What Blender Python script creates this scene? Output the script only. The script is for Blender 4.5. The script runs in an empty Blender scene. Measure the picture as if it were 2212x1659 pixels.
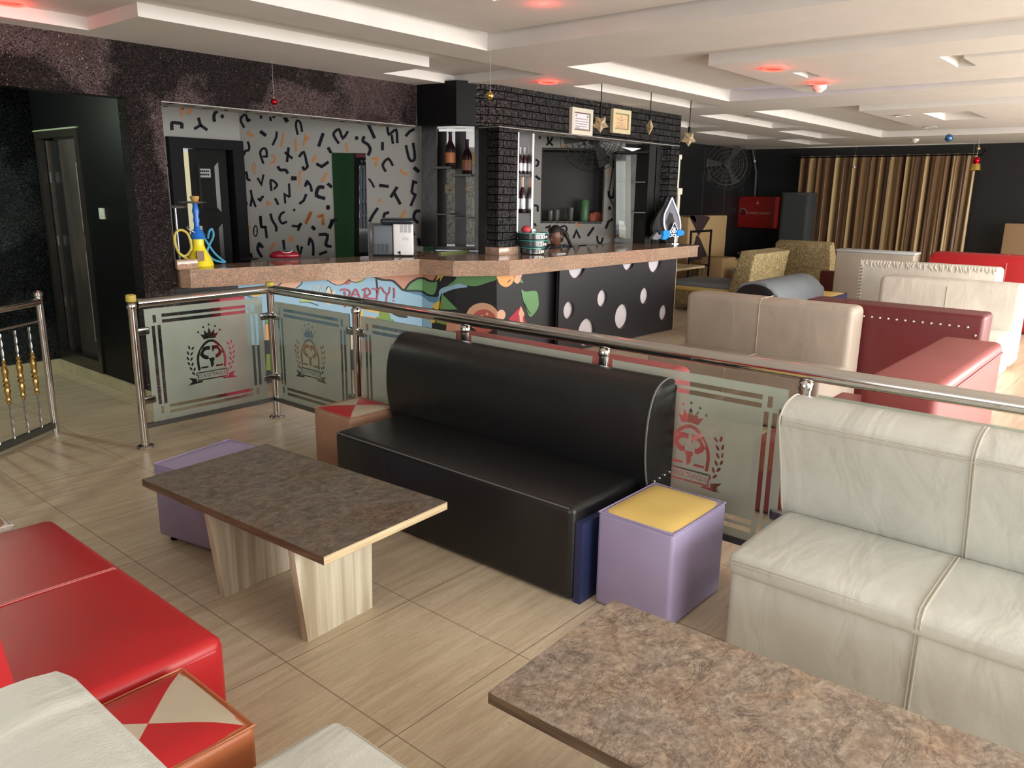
import bpy, bmesh, math, random
from mathutils import Vector, Matrix
random.seed(7)
S = bpy.context.scene
COL = S.collection
# ------------------------------------------------------------------ camera
F, CX, CY = 1696.6, 1106.0, 829.5
EYE = Vector((0, 0, 1.671))
PIT, ROL, YAW = .2389, -.0143, .8671
FW = Vector((math.sin(YAW)*math.cos(PIT), math.cos(YAW)*math.cos(PIT), -math.sin(PIT)))
_r = Vector((math.cos(YAW), -math.sin(YAW), 0)); _u = _r.cross(FW)
RT = _r*math.cos(ROL) - _u*math.sin(ROL); UP = _r*math.sin(ROL) + _u*math.cos(ROL)
cd = bpy.data.cameras.new('camera'); cam = bpy.data.objects.new('camera', cd); COL.objects.link(cam)
cd.sensor_width = 36; cd.lens = F/2212*36; cd.clip_start = .02; cd.clip_end = 200
cam.matrix_world = Matrix((( RT.x, UP.x, -FW.x, EYE.x), (RT.y, UP.y, -FW.y, EYE.y), (RT.z, UP.z, -FW.z, EYE.z), (0, 0, 0, 1)))
S.camera = cam
# ------------------------------------------------------------------ light and exposure
S.view_settings.view_transform = 'Standard'; S.view_settings.look = 'None'
S.view_settings.gamma = 1; S.view_settings.use_curve_mapping = False
S.view_settings.exposure = 0.0
W = bpy.data.worlds.new('world'); S.world = W; W.use_nodes = True
W.node_tree.nodes['Background'].inputs[0].default_value = (.95, .97, 1, 1)
W.node_tree.nodes['Background'].inputs[1].default_value = .34
def area(name, loc, target, sx, sy, power, col=(1, 1, 1)):
    d = bpy.data.lights.new(name, 'AREA'); d.shape = 'RECTANGLE'; d.size = sx; d.size_y = sy; d.energy = power; d.color = col
    o = bpy.data.objects.new(name, d); COL.objects.link(o); o.location = loc
    o.rotation_euler = (Vector(target)-Vector(loc)).to_track_quat('-Z', 'Y').to_euler(); return o
area('window_light_right', (8.5, -3.4, 1.45), (7.5, 2.5, .9), 13, 2.1, 1050, (1, .98, .94))
area('window_light_near', (1.6, -3.4, 1.55), (2.0, 2, .8), 3.0, 2.0, 120, (1, .97, .92))
area('window_light_behind', (-2.6, .8, 1.6), (2.6, 2.6, .9), 3.6, 1.7, 95, (1, .98, .95))
area('window_light_bar', (4.6, 10.5, 2.4), (5.2, 6.5, 1.2), 1.2, .5, 9, (1, .96, .88))
# ------------------------------------------------------------------ projecting picture points onto real planes
def ray(x, y): return FW + RT*((x-CX)/F) + UP*((CY-y)/F)
def onZ(x, y, z): d = ray(x, y); return EYE + d*((z-EYE.z)/d.z)
def onX(x, y, X): d = ray(x, y); return EYE + d*(X/d.x)
def onY(x, y, Y): d = ray(x, y); return EYE + d*(Y/d.y)
def onP(x, y, p, n): d = ray(x, y); return EYE + d*(((Vector(p)-EYE).dot(n))/d.dot(n))
# ------------------------------------------------------------------ materials
MATS = {}
def ng(name):
    m = bpy.data.materials.new(name); m.use_nodes = True; MATS[name] = m
    nt = m.node_tree; return m, nt, nt.nodes, nt.links, nt.nodes['Principled BSDF']
def M(name, col, rough=.5, metal=0, bump=0, bscale=60, var=0, vscale=4, spec=.5, coat=0, emit=None, estr=0, stretch=None, bdist=.01, alpha=1, trans=0, sheen=0):
    if name in MATS: return MATS[name]
    m, nt, N, L, b = ng(name)
    b.inputs['Base Color'].default_value = (*col, 1); b.inputs['Roughness'].default_value = rough; b.inputs['Metallic'].default_value = metal
    b.inputs['Specular IOR Level'].default_value = spec; b.inputs['Coat Weight'].default_value = coat
    b.inputs['Transmission Weight'].default_value = trans; b.inputs['Sheen Weight'].default_value = sheen
    tc = N.new('ShaderNodeTexCoord'); mp = N.new('ShaderNodeMapping'); L.new(tc.outputs['Object'], mp.inputs[0])
    if stretch: mp.inputs['Scale'].default_value = stretch
    if bump:
        t = N.new('ShaderNodeTexNoise'); t.inputs['Scale'].default_value = bscale; t.inputs['Detail'].default_value = 4
        L.new(mp.outputs[0], t.inputs[0]); bm_ = N.new('ShaderNodeBump'); bm_.inputs['Strength'].default_value = bump; bm_.inputs['Distance'].default_value = bdist
        L.new(t.outputs[0], bm_.inputs['Height']); L.new(bm_.outputs[0], b.inputs['Normal'])
    if var:
        t = N.new('ShaderNodeTexNoise'); t.inputs['Scale'].default_value = vscale; t.inputs['Detail'].default_value = 5
        L.new(mp.outputs[0], t.inputs[0]); r = N.new('ShaderNodeValToRGB'); L.new(t.outputs[0], r.inputs[0])
        r.color_ramp.elements[0].position = .3; r.color_ramp.elements[1].position = .7
        r.color_ramp.elements[0].color = (*[c*(1-var) for c in col], 1); r.color_ramp.elements[1].color = (*[min(1, c*(1+var)) for c in col], 1)
        L.new(r.outputs[0], b.inputs['Base Color'])
    if emit: b.inputs['Emission Color'].default_value = (*emit, 1); b.inputs['Emission Strength'].default_value = estr
    return m
def ramp(N, L, src, stops):
    r = N.new('ShaderNodeValToRGB'); L.new(src, r.inputs[0]); cr = r.color_ramp
    cr.elements[0].position = stops[0][0]; cr.elements[0].color = (*stops[0][1], 1)
    cr.elements[1].position = stops[-1][0]; cr.elements[1].color = (*stops[-1][1], 1)
    for p, c in stops[1:-1]: e = cr.elements.new(p); e.color = (*c, 1)
    return r.outputs[0]
def mixc(N, L, fac, a, b_, mode='MIX'):
    x = N.new('ShaderNodeMix'); x.data_type = 'RGBA'; x.blend_type = mode
    for s, v in ((0, fac), (6, a), (7, b_)):
        if hasattr(v, 'is_linked'): L.new(v, x.inputs[s])
        else: x.inputs[s].default_value = v if s == 0 else (*v, 1)
    return x.outputs[2]
def math_(N, L, op, a, b_=None):
    x = N.new('ShaderNodeMath'); x.operation = op
    for i, v in ((0, a), (1, b_)):
        if v is None: continue
        if hasattr(v, 'is_linked'): L.new(v, x.inputs[i])
        else: x.inputs[i].default_value = v
    return x.outputs[0]
def tex(N, L, kind, vec, scale, detail=5, **kw):
    t = N.new(kind); L.new(vec, t.inputs['Vector'] if 'Vector' in t.inputs else t.inputs[0]); t.inputs['Scale'].default_value = scale
    if 'Detail' in t.inputs: t.inputs['Detail'].default_value = detail
    for k, v in kw.items(): t.inputs[k].default_value = v
    return t
def mapping(N, L, scale=(1, 1, 1), rot=(0, 0, 0), loc=(0, 0, 0), geo=True):
    if geo: s = N.new('ShaderNodeNewGeometry').outputs['Position']
    else: s = N.new('ShaderNodeTexCoord').outputs['Object']
    mp = N.new('ShaderNodeMapping'); L.new(s, mp.inputs[0]); mp.inputs['Scale'].default_value = scale; mp.inputs['Rotation'].default_value = rot; mp.inputs['Location'].default_value = loc
    return mp.outputs[0]
def bump(N, L, b, h, st, dist=.01):
    x = N.new('ShaderNodeBump'); x.inputs['Strength'].default_value = st; x.inputs['Distance'].default_value = dist
    L.new(h, x.inputs['Height']); L.new(x.outputs[0], b.inputs['Normal']); return x
def floor_mat():
    m, nt, N, L, b = ng('travertine_tile')
    v = mapping(N, L, (1, 1, 1), (0, 0, 0), (-1.411, -1.655, 0))
    v2 = mapping(N, L, (1.1, 12, 1))
    n1 = tex(N, L, 'ShaderNodeTexNoise', v2, 1.6, 8, Roughness=.65, Distortion=.5)
    c = ramp(N, L, n1.outputs[0], [(.25, (.34, .25, .155)), (.42, (.54, .43, .29)), (.55, (.65, .54, .385)), (.75, (.77, .67, .50))])
    n2 = tex(N, L, 'ShaderNodeTexNoise', mapping(N, L, (1.5, 22, 1)), 2.2, 6, Roughness=.7, Distortion=1.2)
    vein = ramp(N, L, n2.outputs[0], [(.482, (0, 0, 0)), (.5, (1, 1, 1)), (.512, (0, 0, 0))])
    c = mixc(N, L, math_(N, L, 'MULTIPLY', vein, .85), c, (.27, .185, .11))
    n3 = tex(N, L, 'ShaderNodeTexNoise', mapping(N, L), .9, 3)
    c = mixc(N, L, .35, c, ramp(N, L, n3.outputs[0], [(.3, (.46, .37, .26)), (.7, (.74, .65, .52))]))
    sp = N.new('ShaderNodeSeparateXYZ'); L.new(v, sp.inputs[0])
    def line(o):
        q = math_(N, L, 'FRACT', math_(N, L, 'ADD', math_(N, L, 'DIVIDE', o, .6), 100.5)); q = math_(N, L, 'ABSOLUTE', math_(N, L, 'SUBTRACT', q, .5)); return math_(N, L, 'LESS_THAN', q, .0035)
    g = math_(N, L, 'MAXIMUM', line(sp.outputs[0]), math_(N, L, 'MULTIPLY', line(sp.outputs[1]), 1.0))
    c = mixc(N, L, math_(N, L, 'MULTIPLY', g, .75), c, (.14, .09, .05)); L.new(c, b.inputs['Base Color'])
    b.inputs['Roughness'].default_value = .33; b.inputs['Specular IOR Level'].default_value = .45
    bump(N, L, b, n2.outputs[0], .06, .01); return m
def stone_mat(name, dark=1.0):
    m, nt, N, L, b = ng(name)
    v = mapping(N, L, (1, 1.0, 1), (0, 0, .5))
    n0 = tex(N, L, 'ShaderNodeTexNoise', v, 4.5, 6, Distortion=.6)
    n1 = tex(N, L, 'ShaderNodeTexNoise', mapping(N, L, (1, 1.2, 1), (0, 0, .6)), 26, 14, Roughness=.82, Distortion=.25)
    c = ramp(N, L, n1.outputs[0], [(.28, (.07*dark, .052*dark, .043*dark)), (.41, (.19*dark, .145*dark, .115*dark)), (.5, (.29*dark, .23*dark, .185*dark)), (.6, (.42*dark, .345*dark, .275*dark)), (.74, (.66*dark, .57*dark, .47*dark))])
    tint = ramp(N, L, n0.outputs[0], [(.35, (.9, .93, .96)), (.55, (1, .96, .9)), (.72, (1.0, .76, .56))])
    c = mixc(N, L, .75, c, tint, 'MULTIPLY')
    cr = tex(N, L, 'ShaderNodeTexNoise', mapping(N, L, (.9, 1.7, 1), (0, 0, .75)), 5, 12, Roughness=.7, Distortion=.8)
    ck = ramp(N, L, cr.outputs[0], [(.478, (0, 0, 0)), (.495, (1, 1, 1)), (.507, (0, 0, 0))])
    c = mixc(N, L, math_(N, L, 'MULTIPLY', ck, .7), c, (.03*dark, .02*dark, .015*dark))
    hi = tex(N, L, 'ShaderNodeTexNoise', mapping(N, L, (1, 1.6, 1), (0, 0, .75)), 24, 9, Roughness=.8, Distortion=.6)
    c = mixc(N, L, math_(N, L, 'MULTIPLY', ramp(N, L, hi.outputs[0], [(.58, (0, 0, 0)), (.68, (1, 1, 1))]), .5), c, (.62*dark, .5*dark, .38*dark))
    L.new(c, b.inputs['Base Color']); b.inputs['Roughness'].default_value = .32
    bump(N, L, b, n1.outputs[0], .3, .006); return m
def granite_mat():
    m, nt, N, L, b = ng('pink_granite')
    v = mapping(N, L)
    n = tex(N, L, 'ShaderNodeTexNoise', v, 75, 8, Roughness=.8); w = tex(N, L, 'ShaderNodeTexNoise', mapping(N, L, (1, 1, 2.5), (0, .5, 0)), 2.3, 6, Distortion=2.5)
    c = ramp(N, L, n.outputs[0], [(.3, (.1, .055, .04)), (.45, (.36, .22, .15)), (.6, (.52, .36, .26)), (.8, (.66, .5, .38))])
    c = mixc(N, L, math_(N, L, 'MULTIPLY', ramp(N, L, w.outputs[0], [(.42, (0, 0, 0)), (.5, (1, 1, 1)), (.58, (0, 0, 0))]), .45), c, (.22, .19, .15))
    L.new(c, b.inputs['Base Color']); b.inputs['Roughness'].default_value = .09; b.inputs['Specular IOR Level'].default_value = .6; return m
def glitter_mat(name, base, tint, rough=.28):
    m, nt, N, L, b = ng(name)
    v = mapping(N, L)
    vo = tex(N, L, 'ShaderNodeTexVoronoi', v, 150); ge = N.new('ShaderNodeNewGeometry')
    s = N.new('ShaderNodeVectorMath'); s.operation = 'SUBTRACT'; L.new(vo.outputs['Color'], s.inputs[0]); s.inputs[1].default_value = (.5, .5, .5)
    k = N.new('ShaderNodeVectorMath'); k.operation = 'SCALE'; L.new(s.outputs[0], k.inputs[0]); k.inputs['Scale'].default_value = 1.15
    a = N.new('ShaderNodeVectorMath'); a.operation = 'ADD'; L.new(k.outputs[0], a.inputs[0]); L.new(ge.outputs['Normal'], a.inputs[1])
    nn = N.new('ShaderNodeVectorMath'); nn.operation = 'NORMALIZE'; L.new(a.outputs[0], nn.inputs[0]); L.new(nn.outputs[0], b.inputs['Normal'])
    sp = N.new('ShaderNodeSeparateXYZ'); L.new(vo.outputs['Color'], sp.inputs[0])
    fl = math_(N, L, 'GREATER_THAN', sp.outputs[0], .66)
    n = tex(N, L, 'ShaderNodeTexNoise', v, 1.3, 5); cl = ramp(N, L, n.outputs[0], [(.45, (.04, .04, .04)), (.58, (1, 1, 1))])
    fl = math_(N, L, 'MULTIPLY', fl, cl)
    L.new(mixc(N, L, fl, base, tint), b.inputs['Base Color']); L.new(math_(N, L, 'MULTIPLY', fl, .95), b.inputs['Metallic'])
    b.inputs['Roughness'].default_value = rough; return m
def brick_mat():
    m, nt, N, L, b = ng('black_brick')
    g = N.new('ShaderNodeNewGeometry').outputs['Position']; sp = N.new('ShaderNodeSeparateXYZ'); L.new(g, sp.inputs[0])
    cb = N.new('ShaderNodeCombineXYZ'); L.new(math_(N, L, 'SUBTRACT', sp.outputs[0], sp.outputs[1]), cb.inputs[0]); L.new(sp.outputs[2], cb.inputs[1])
    br = N.new('ShaderNodeTexBrick'); L.new(cb.outputs[0], br.inputs['Vector']); br.inputs['Scale'].default_value = 1
    br.inputs['Brick Width'].default_value = .22; br.inputs['Row Height'].default_value = .075; br.inputs['Mortar Size'].default_value = .006; br.inputs['Mortar Smooth'].default_value = .3
    no = tex(N, L, 'ShaderNodeTexNoise', g, 38, 6, Roughness=.7, Distortion=1.0)
    inv = math_(N, L, 'SUBTRACT', 1.0, br.outputs['Fac'])
    h = math_(N, L, 'MULTIPLY', inv, math_(N, L, 'ADD', math_(N, L, 'MULTIPLY', no.outputs[0], 1.3), .3))
    vo = tex(N, L, 'ShaderNodeTexVoronoi', g, 62); s_ = N.new('ShaderNodeVectorMath'); s_.operation = 'SUBTRACT'; L.new(vo.outputs['Color'], s_.inputs[0]); s_.inputs[1].default_value = (.5, .5, .5)
    k_ = N.new('ShaderNodeVectorMath'); k_.operation = 'SCALE'; L.new(s_.outputs[0], k_.inputs[0]); L.new(math_(N, L, 'MULTIPLY', inv, 1.3), k_.inputs['Scale'])
    a_ = N.new('ShaderNodeVectorMath'); a_.operation = 'ADD'; L.new(k_.outputs[0], a_.inputs[0]); L.new(N.new('ShaderNodeNewGeometry').outputs['Normal'], a_.inputs[1])
    n_ = N.new('ShaderNodeVectorMath'); n_.operation = 'NORMALIZE'; L.new(a_.outputs[0], n_.inputs[0])
    L.new(mixc(N, L, br.outputs['Fac'], (.03, .03, .033), (.004, .004, .0045)), b.inputs['Base Color'])
    b.inputs['Roughness'].default_value = .25; L.new(math_(N, L, 'MULTIPLY', inv, 1.0), b.inputs['Specular IOR Level'])
    bp_ = bump(N, L, b, h, .8, .03); L.new(n_.outputs[0], bp_.inputs['Normal']); return m
def wood_mat(name, c0, c1, c2, axis=(14, 14, .7), rough=.45):
    m, nt, N, L, b = ng(name)
    n = tex(N, L, 'ShaderNodeTexNoise', mapping(N, L, axis), 1.6, 5, Distortion=.4)
    L.new(ramp(N, L, n.outputs[0], [(.36, c0), (.5, c1), (.62, c2)]), b.inputs['Base Color']); b.inputs['Roughness'].default_value = rough; return m
def frost_mat():
    m, nt, N, L, b = ng('frosted_film')
    N.remove(b); out = N['Material Output']
    tr = N.new('ShaderNodeBsdfTransparent'); tr.inputs[0].default_value = (.8, .86, .82, 1)
    df = N.new('ShaderNodeBsdfDiffuse'); df.inputs[0].default_value = (.52, .56, .5, 1); tl = N.new('ShaderNodeBsdfTranslucent'); tl.inputs[0].default_value = (.52, .58, .5, 1)
    n = tex(N, L, 'ShaderNodeTexNoise', mapping(N, L), 3, 5); cl = ramp(N, L, n.outputs[0], [(.3, (.44, .48, .42)), (.7, (.58, .62, .56))]); L.new(cl, df.inputs[0])
    a = N.new('ShaderNodeMixShader'); a.inputs[0].default_value = .45; L.new(df.outputs[0], a.inputs[1]); L.new(tl.outputs[0], a.inputs[2])
    c = N.new('ShaderNodeMixShader'); c.inputs[0].default_value = .84; L.new(tr.outputs[0], c.inputs[1]); L.new(a.outputs[0], c.inputs[2])
    L.new(c.outputs[0], out.inputs[0]); return m
def clear_mat(name, tint=(.93, .97, .95), refl=.09):
    m, nt, N, L, b = ng(name)
    N.remove(b); out = N['Material Output']
    tr = N.new('ShaderNodeBsdfTransparent'); tr.inputs[0].default_value = (*tint, 1)
    gl = N.new('ShaderNodeBsdfGlossy'); gl.inputs['Roughness'].default_value = .03
    fr = N.new('ShaderNodeFresnel'); fr.inputs[0].default_value = 1.45
    c = N.new('ShaderNodeMixShader'); L.new(math_(N, L, 'MULTIPLY', fr.outputs[0], refl*10), c.inputs[0]); L.new(tr.outputs[0], c.inputs[1]); L.new(gl.outputs[0], c.inputs[2])
    L.new(c.outputs[0], out.inputs[0]); return m
def curtain_mat():
    m, nt, N, L, b = ng('gold_curtain')
    tc = N.new('ShaderNodeNewGeometry'); sp = N.new('ShaderNodeSeparateXYZ'); L.new(tc.outputs['Position'], sp.inputs[0])
    w = math_(N, L, 'SINE', math_(N, L, 'MULTIPLY', sp.outputs[1], 52)); w2 = math_(N, L, 'SINE', math_(N, L, 'MULTIPLY', sp.outputs[1], 23))
    s = math_(N, L, 'ADD', math_(N, L, 'MULTIPLY', w, .5), math_(N, L, 'MULTIPLY', w2, .6))
    L.new(ramp(N, L, math_(N, L, 'ADD', math_(N, L, 'MULTIPLY', s, .45), .5), [(.15, (.10, .045, .018)), (.5, (.2, .11, .045)), (.85, (.5, .36, .17))]), b.inputs['Base Color'])
    b.inputs['Roughness'].default_value = .38; b.inputs['Sheen Weight'].default_value = .3; return m
def pattern_fabric():
    m, nt, N, L, b = ng('paisley_fabric')
    v = mapping(N, L); n = tex(N, L, 'ShaderNodeTexNoise', v, 9, 2, Distortion=3.0)
    L.new(ramp(N, L, n.outputs[0], [(.38, (.5, .4, .2)), (.45, (.1, .06, .02)), (.5, (.55, .44, .22)), (.56, (.08, .05, .02)), (.62, (.5, .4, .2))]), b.inputs['Base Color'])
    b.inputs['Roughness'].default_value = .75; return m
def leather(name, col, rough=.42, wr=.25, sc=7):
    m, nt, N, L, b = ng(name)
    n1 = tex(N, L, 'ShaderNodeTexNoise', mapping(N, L, (1, 1, 1)), 160, 3); n2 = tex(N, L, 'ShaderNodeTexNoise', mapping(N, L, (.7, 1.9, 1.1), (.2, .1, .55)), sc*.5, 3, Distortion=.5)
    h = math_(N, L, 'ADD', math_(N, L, 'MULTIPLY', n1.outputs[0], .05), n2.outputs[0])
    bump(N, L, b, h, wr, .03); n3 = tex(N, L, 'ShaderNodeTexNoise', mapping(N, L), 2.5, 4)
    L.new(ramp(N, L, n3.outputs[0], [(.3, tuple(c*.88 for c in col)), (.7, tuple(min(1, c*1.06) for c in col))]), b.inputs['Base Color'])
    b.inputs['Roughness'].default_value = rough; b.inputs['Specular IOR Level'].default_value = .45; return m
WHITE_P = M('ceiling_paint', (.66, .63, .6), .7, bump=.08, bscale=25, var=.03)
BLACK_P = M('black_gloss_paint', (.012, .013, .014), .28, bump=.12, bscale=8, bdist=.02)
BLACK_M = M('black_matt', (.004, .0045, .005), .45, spec=.15)
PAPER = M('wallpaper_ground', (.37, .365, .35), .8, spec=.2)
INK = M('wallpaper_navy', (.014, .015, .024), .7, spec=.15); ORG = M('wallpaper_orange', (.55, .24, .08), .6)
CHROME = M('chrome', (.62, .6, .58), .1, 1); STEEL = M('brushed_steel', (.5, .5, .5), .3, 1); BRASS = M('brass', (.62, .42, .15), .22, 1)
FLOOR = floor_mat(); STONE1 = stone_mat('brown_stone_laminate', .5); STONE2 = stone_mat('light_stone_laminate', 1.0); GRAN = granite_mat()
GLIT = glitter_mat('pink_glitter_wall', (.012, .009, .01), (.5, .36, .37)); GLIT2 = glitter_mat('dark_glitter_wall', (.012, .014, .016), (.25, .27, .28)); BRICK = brick_mat()
PLY = wood_mat('pale_wood', (.44, .37, .26), (.62, .56, .42), (.75, .7, .56)); PLYE = wood_mat('wood_edging', (.5, .38, .22), (.62, .49, .3), (.7, .58, .38), (2, 2, 40))
DWOOD = wood_mat('brown_edging', (.10, .06, .035), (.14, .09, .055), (.2, .13, .08), (2, 2, 30)); DOORW = wood_mat('grey_brown_door', (.04, .031, .028), (.055, .045, .041), (.075, .06, .055), (3, 3, 1))
FROST = frost_mat(); CLEAR = clear_mat('clear_glass'); CURT = curtain_mat(); PAIS = pattern_fabric()
L_BLACK = leather('black_leather', (.011, .011, .012), .36, .12); L_WHITE = leather('white_leather', (.60, .61, .565), .36, .5, 6); L_RED = leather('red_leather', (.42, .012, .016), .4, .06)
L_MAR = leather('shaded_maroon_leather', (.13, .018, .02), .42, .1); L_MAR2 = leather('hazed_maroon_leather', (.30, .06, .06), .42, .1); L_BEI = leather('beige_leather', (.43, .37, .31), .5, .25); L_CREAM = leather('cream_leather', (.7, .66, .59), .4, .3, 8)  # one maroon leather twice: shade put into the first colour, haze into the second
L_LIL = leather('lilac_leather', (.36, .31, .5), .55, .1); L_YEL = leather('yellow_leather', (.78, .56, .18), .5, .1); L_TAN = leather('tan_fabric', (.36, .2, .13), .5, .35, 14); L_GREY = leather('grey_leather', (.2, .23, .26), .4, .1)
L_STB = leather('beige_patch', (.47, .40, .30), .5, .1); L_NAVY = leather('navy_leather', (.02, .03, .1), .5, .1); L_ORB = leather('orange_brown_leather', (.42, .13, .05), .45, .2)
# ------------------------------------------------------------------ object helpers
WLD = {}
def empty(name, loc, label=None, cat=None, group=None, kind=None):
    o = bpy.data.objects.new(name, None); COL.objects.link(o); o.location = loc; o.empty_display_size = .1
    WLD[o.name] = Matrix.Translation(Vector(loc)); tag(o, label, cat, group, kind); return o
def tag(o, label=None, cat=None, group=None, kind=None):
    for k, v in (('label', label), ('category', cat), ('group', group), ('kind', kind)):
        if v: o[k] = v
    return o
def obj(name, bm, mats, parent=None, label=None, cat=None, group=None, kind=None, smooth=True, ang=40):
    if not isinstance(mats, (list, tuple)): mats = [mats]
    if isinstance(bm, bpy.types.Mesh): me = bm; me.name = name
    else:
        bmesh.ops.recalc_face_normals(bm, faces=bm.faces[:]) if smooth != 'keep' else None
        me = bpy.data.meshes.new(name); bm.to_mesh(me); bm.free()
    if len(me.materials): me.materials.clear()
    for m in mats: me.materials.append(m)
    xs = [v.co for v in me.vertices]
    c = Vector(((min(v.x for v in xs)+max(v.x for v in xs))/2, (min(v.y for v in xs)+max(v.y for v in xs))/2, min(v.z for v in xs)))
    me.transform(Matrix.Translation(-c))
    if smooth:
        for p in me.polygons: p.use_smooth = True
        try: me.set_sharp_from_angle(angle=math.radians(ang))
        except Exception: pass
    o = bpy.data.objects.new(name, me); COL.objects.link(o); o.location = c; WLD[o.name] = Matrix.Translation(c)
    if parent: o.parent = parent; o.matrix_parent_inverse = WLD[parent.name].inverted()
    return tag(o, label, cat, group, kind)
def struct(name, bm, mats, **k): return obj(name, bm, mats, kind='structure', **k)
def B(): return bmesh.new()
def box(bm, a, b, mi=0, mt=None):
    a, b = Vector(a), Vector(b); lo = Vector(map(min, a, b)); hi = Vector(map(max, a, b))
    vs = [bm.verts.new((x, y, z)) for z in (lo.z, hi.z) for y in (lo.y, hi.y) for x in (lo.x, hi.x)]
    if mt: [setattr(v, 'co', mt @ v.co) for v in vs]
    for f in ((0, 2, 3, 1), (4, 5, 7, 6), (0, 1, 5, 4), (2, 6, 7, 3), (0, 4, 6, 2), (1, 3, 7, 5)):
        bm.faces.new([vs[i] for i in f]).material_index = mi
    return vs
def rbox(a, b, r=.03, seg=4, puff=0, mi=0, mt=None, bm=None):
    n = bmesh.new(); vs = box(n, a, b, mi)
    d = [abs(a[i]-b[i]) for i in range(3)]; r = min(r, min(d)*.49)
    bmesh.ops.bevel(n, geom=n.edges[:], offset=r, segments=seg, profile=.5, affect='EDGES')
    if puff:
        bmesh.ops.subdivide_edges(n, edges=[e for e in n.edges if e.calc_length() > .15], cuts=6, use_grid_fill=True)
        c = [(a[i]+b[i])/2 for i in range(3)]; h = [d[i]/2 for i in range(3)]
        for v in n.verts:
            q = [max(-1, min(1, (v.co[i]-c[i])/h[i])) for i in range(3)]
            for i in range(3):
                j, k = (i+1) % 3, (i+2) % 3
                if abs(q[i]) > .98: v.co[i] += math.copysign(puff*(1-q[j]**4)*(1-q[k]**4), q[i])
    if mt: n.transform(mt)
    if bm is None: return n
    me = bpy.data.meshes.new('t'); n.to_mesh(me); n.free(); bm.from_mesh(me); bpy.data.meshes.remove(me); return bm
def basis(d):
    d = d.normalized(); a = Vector((0, 0, 1)) if abs(d.z) < .9 else Vector((1, 0, 0)); u = d.cross(a).normalized(); return u, d.cross(u).normalized()
def cyl(bm, p0, p1, r0, r1=None, seg=16, mi=0, cap=True):
    p0, p1 = Vector(p0), Vector(p1); r1 = r0 if r1 is None else r1; u, w = basis(p1-p0); R = []
    for p, r in ((p0, r0), (p1, r1)): R.append([bm.verts.new(p+(u*math.cos(t)+w*math.sin(t))*r) for t in [2*math.pi*i/seg for i in range(seg)]])
    for i in range(seg): bm.faces.new((R[0][i], R[0][(i+1) % seg], R[1][(i+1) % seg], R[1][i])).material_index = mi
    if cap: bm.faces.new(R[0]).material_index = mi; bm.faces.new(R[1]).material_index = mi
def tube(bm, pts, r, seg=8, mi=0, closed=False):
    pts = [Vector(p) for p in pts]; n = len(pts); R = []; up = None
    for i, p in enumerate(pts):
        t = (pts[(i+1) % n]-pts[i-1]) if closed or 0 < i < n-1 else (pts[1]-pts[0] if i == 0 else pts[-1]-pts[-2])
        t.normalize()
        if up is None: up, _ = basis(t)
        up = (up - t*up.dot(t)).normalized(); w = t.cross(up); rr = r[i] if isinstance(r, (list, tuple)) else r
        R.append([bm.verts.new(p+(up*math.cos(a)+w*math.sin(a))*rr) for a in [2*math.pi*k/seg for k in range(seg)]])
    for i in range(n if closed else n-1):
        for k in range(seg): bm.faces.new((R[i][k], R[i][(k+1) % seg], R[(i+1) % n][(k+1) % seg], R[(i+1) % n][k])).material_index = mi
    if not closed: bm.faces.new(R[0]).material_index = mi; bm.faces.new(R[-1]).material_index = mi
def smoothline(pts, n=6):
    P_ = [Vector(p) for p in pts]; out = []
    for i in range(len(P_)-1):
        a, b, c, d = P_[max(i-1, 0)], P_[i], P_[i+1], P_[min(i+2, len(P_)-1)]
        for k in range(n):
            t = k/n; out.append(.5*((2*b)+(c-a)*t+(2*a-5*b+4*c-d)*t*t+(3*b-a-3*c+d)*t**3))
    return out+[P_[-1]]
def lathe(bm, prof, c, seg=20, mi=0, axis='Z'):
    c = Vector(c); R = []
    for r, z in prof:
        ring = []
        for i in range(seg):
            t = 2*math.pi*i/seg; q = (r*math.cos(t), r*math.sin(t), z)
            if axis == 'X': q = (z, q[0], q[1])
            if axis == 'Y': q = (q[0], z, q[1])
            ring.append(bm.verts.new(c+Vector(q)))
        R.append(ring)
    for a, b in zip(R, R[1:]):
        for i in range(seg): bm.faces.new((a[i], a[(i+1) % seg], b[(i+1) % seg], b[i])).material_index = mi
    for e in (R[0], R[-1]): bm.faces.new(e).material_index = mi
def prism(bm, pts, off, mi=0):
    "pts: planar loop of 3D points, extruded by vector off"
    off = Vector(off); a = [bm.verts.new(Vector(p)) for p in pts]; b = [bm.verts.new(Vector(p)+off) for p in pts]; n = len(a)
    fs = [bm.faces.new(a), bm.faces.new(b[::-1])]+[bm.faces.new((a[i], b[i], b[(i+1) % n], a[(i+1) % n])) for i in range(n)]
    for f in fs: f.material_index = mi
    for f in fs[:2]: f.normal_update()
    if n > 4: bmesh.ops.triangulate(bm, faces=fs[:2])
def band2(pts, w):
    "outline of a 2D stroke"
    P_ = [Vector((p[0], p[1])) for p in pts]; Lf, Rf = [], []
    for i, p in enumerate(P_):
        a = (p-P_[i-1]).normalized() if i else None; b = (P_[i+1]-p).normalized() if i < len(P_)-1 else None
        t = a if b is None else b if a is None else (a+b).normalized() if (a+b).length > .2 else b
        n = Vector((-t.y, t.x)); k = 1/max(.5, abs(n.dot(Vector((-(a or b).y, (a or b).x)))))
        Lf.append(p+n*w/2*k); Rf.append(p-n*w/2*k)
    return Lf+Rf[::-1]
def bez2(pts, n=5): return [(p.x, p.y) for p in smoothline([(a, b, 0) for a, b in pts], n)]
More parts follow.
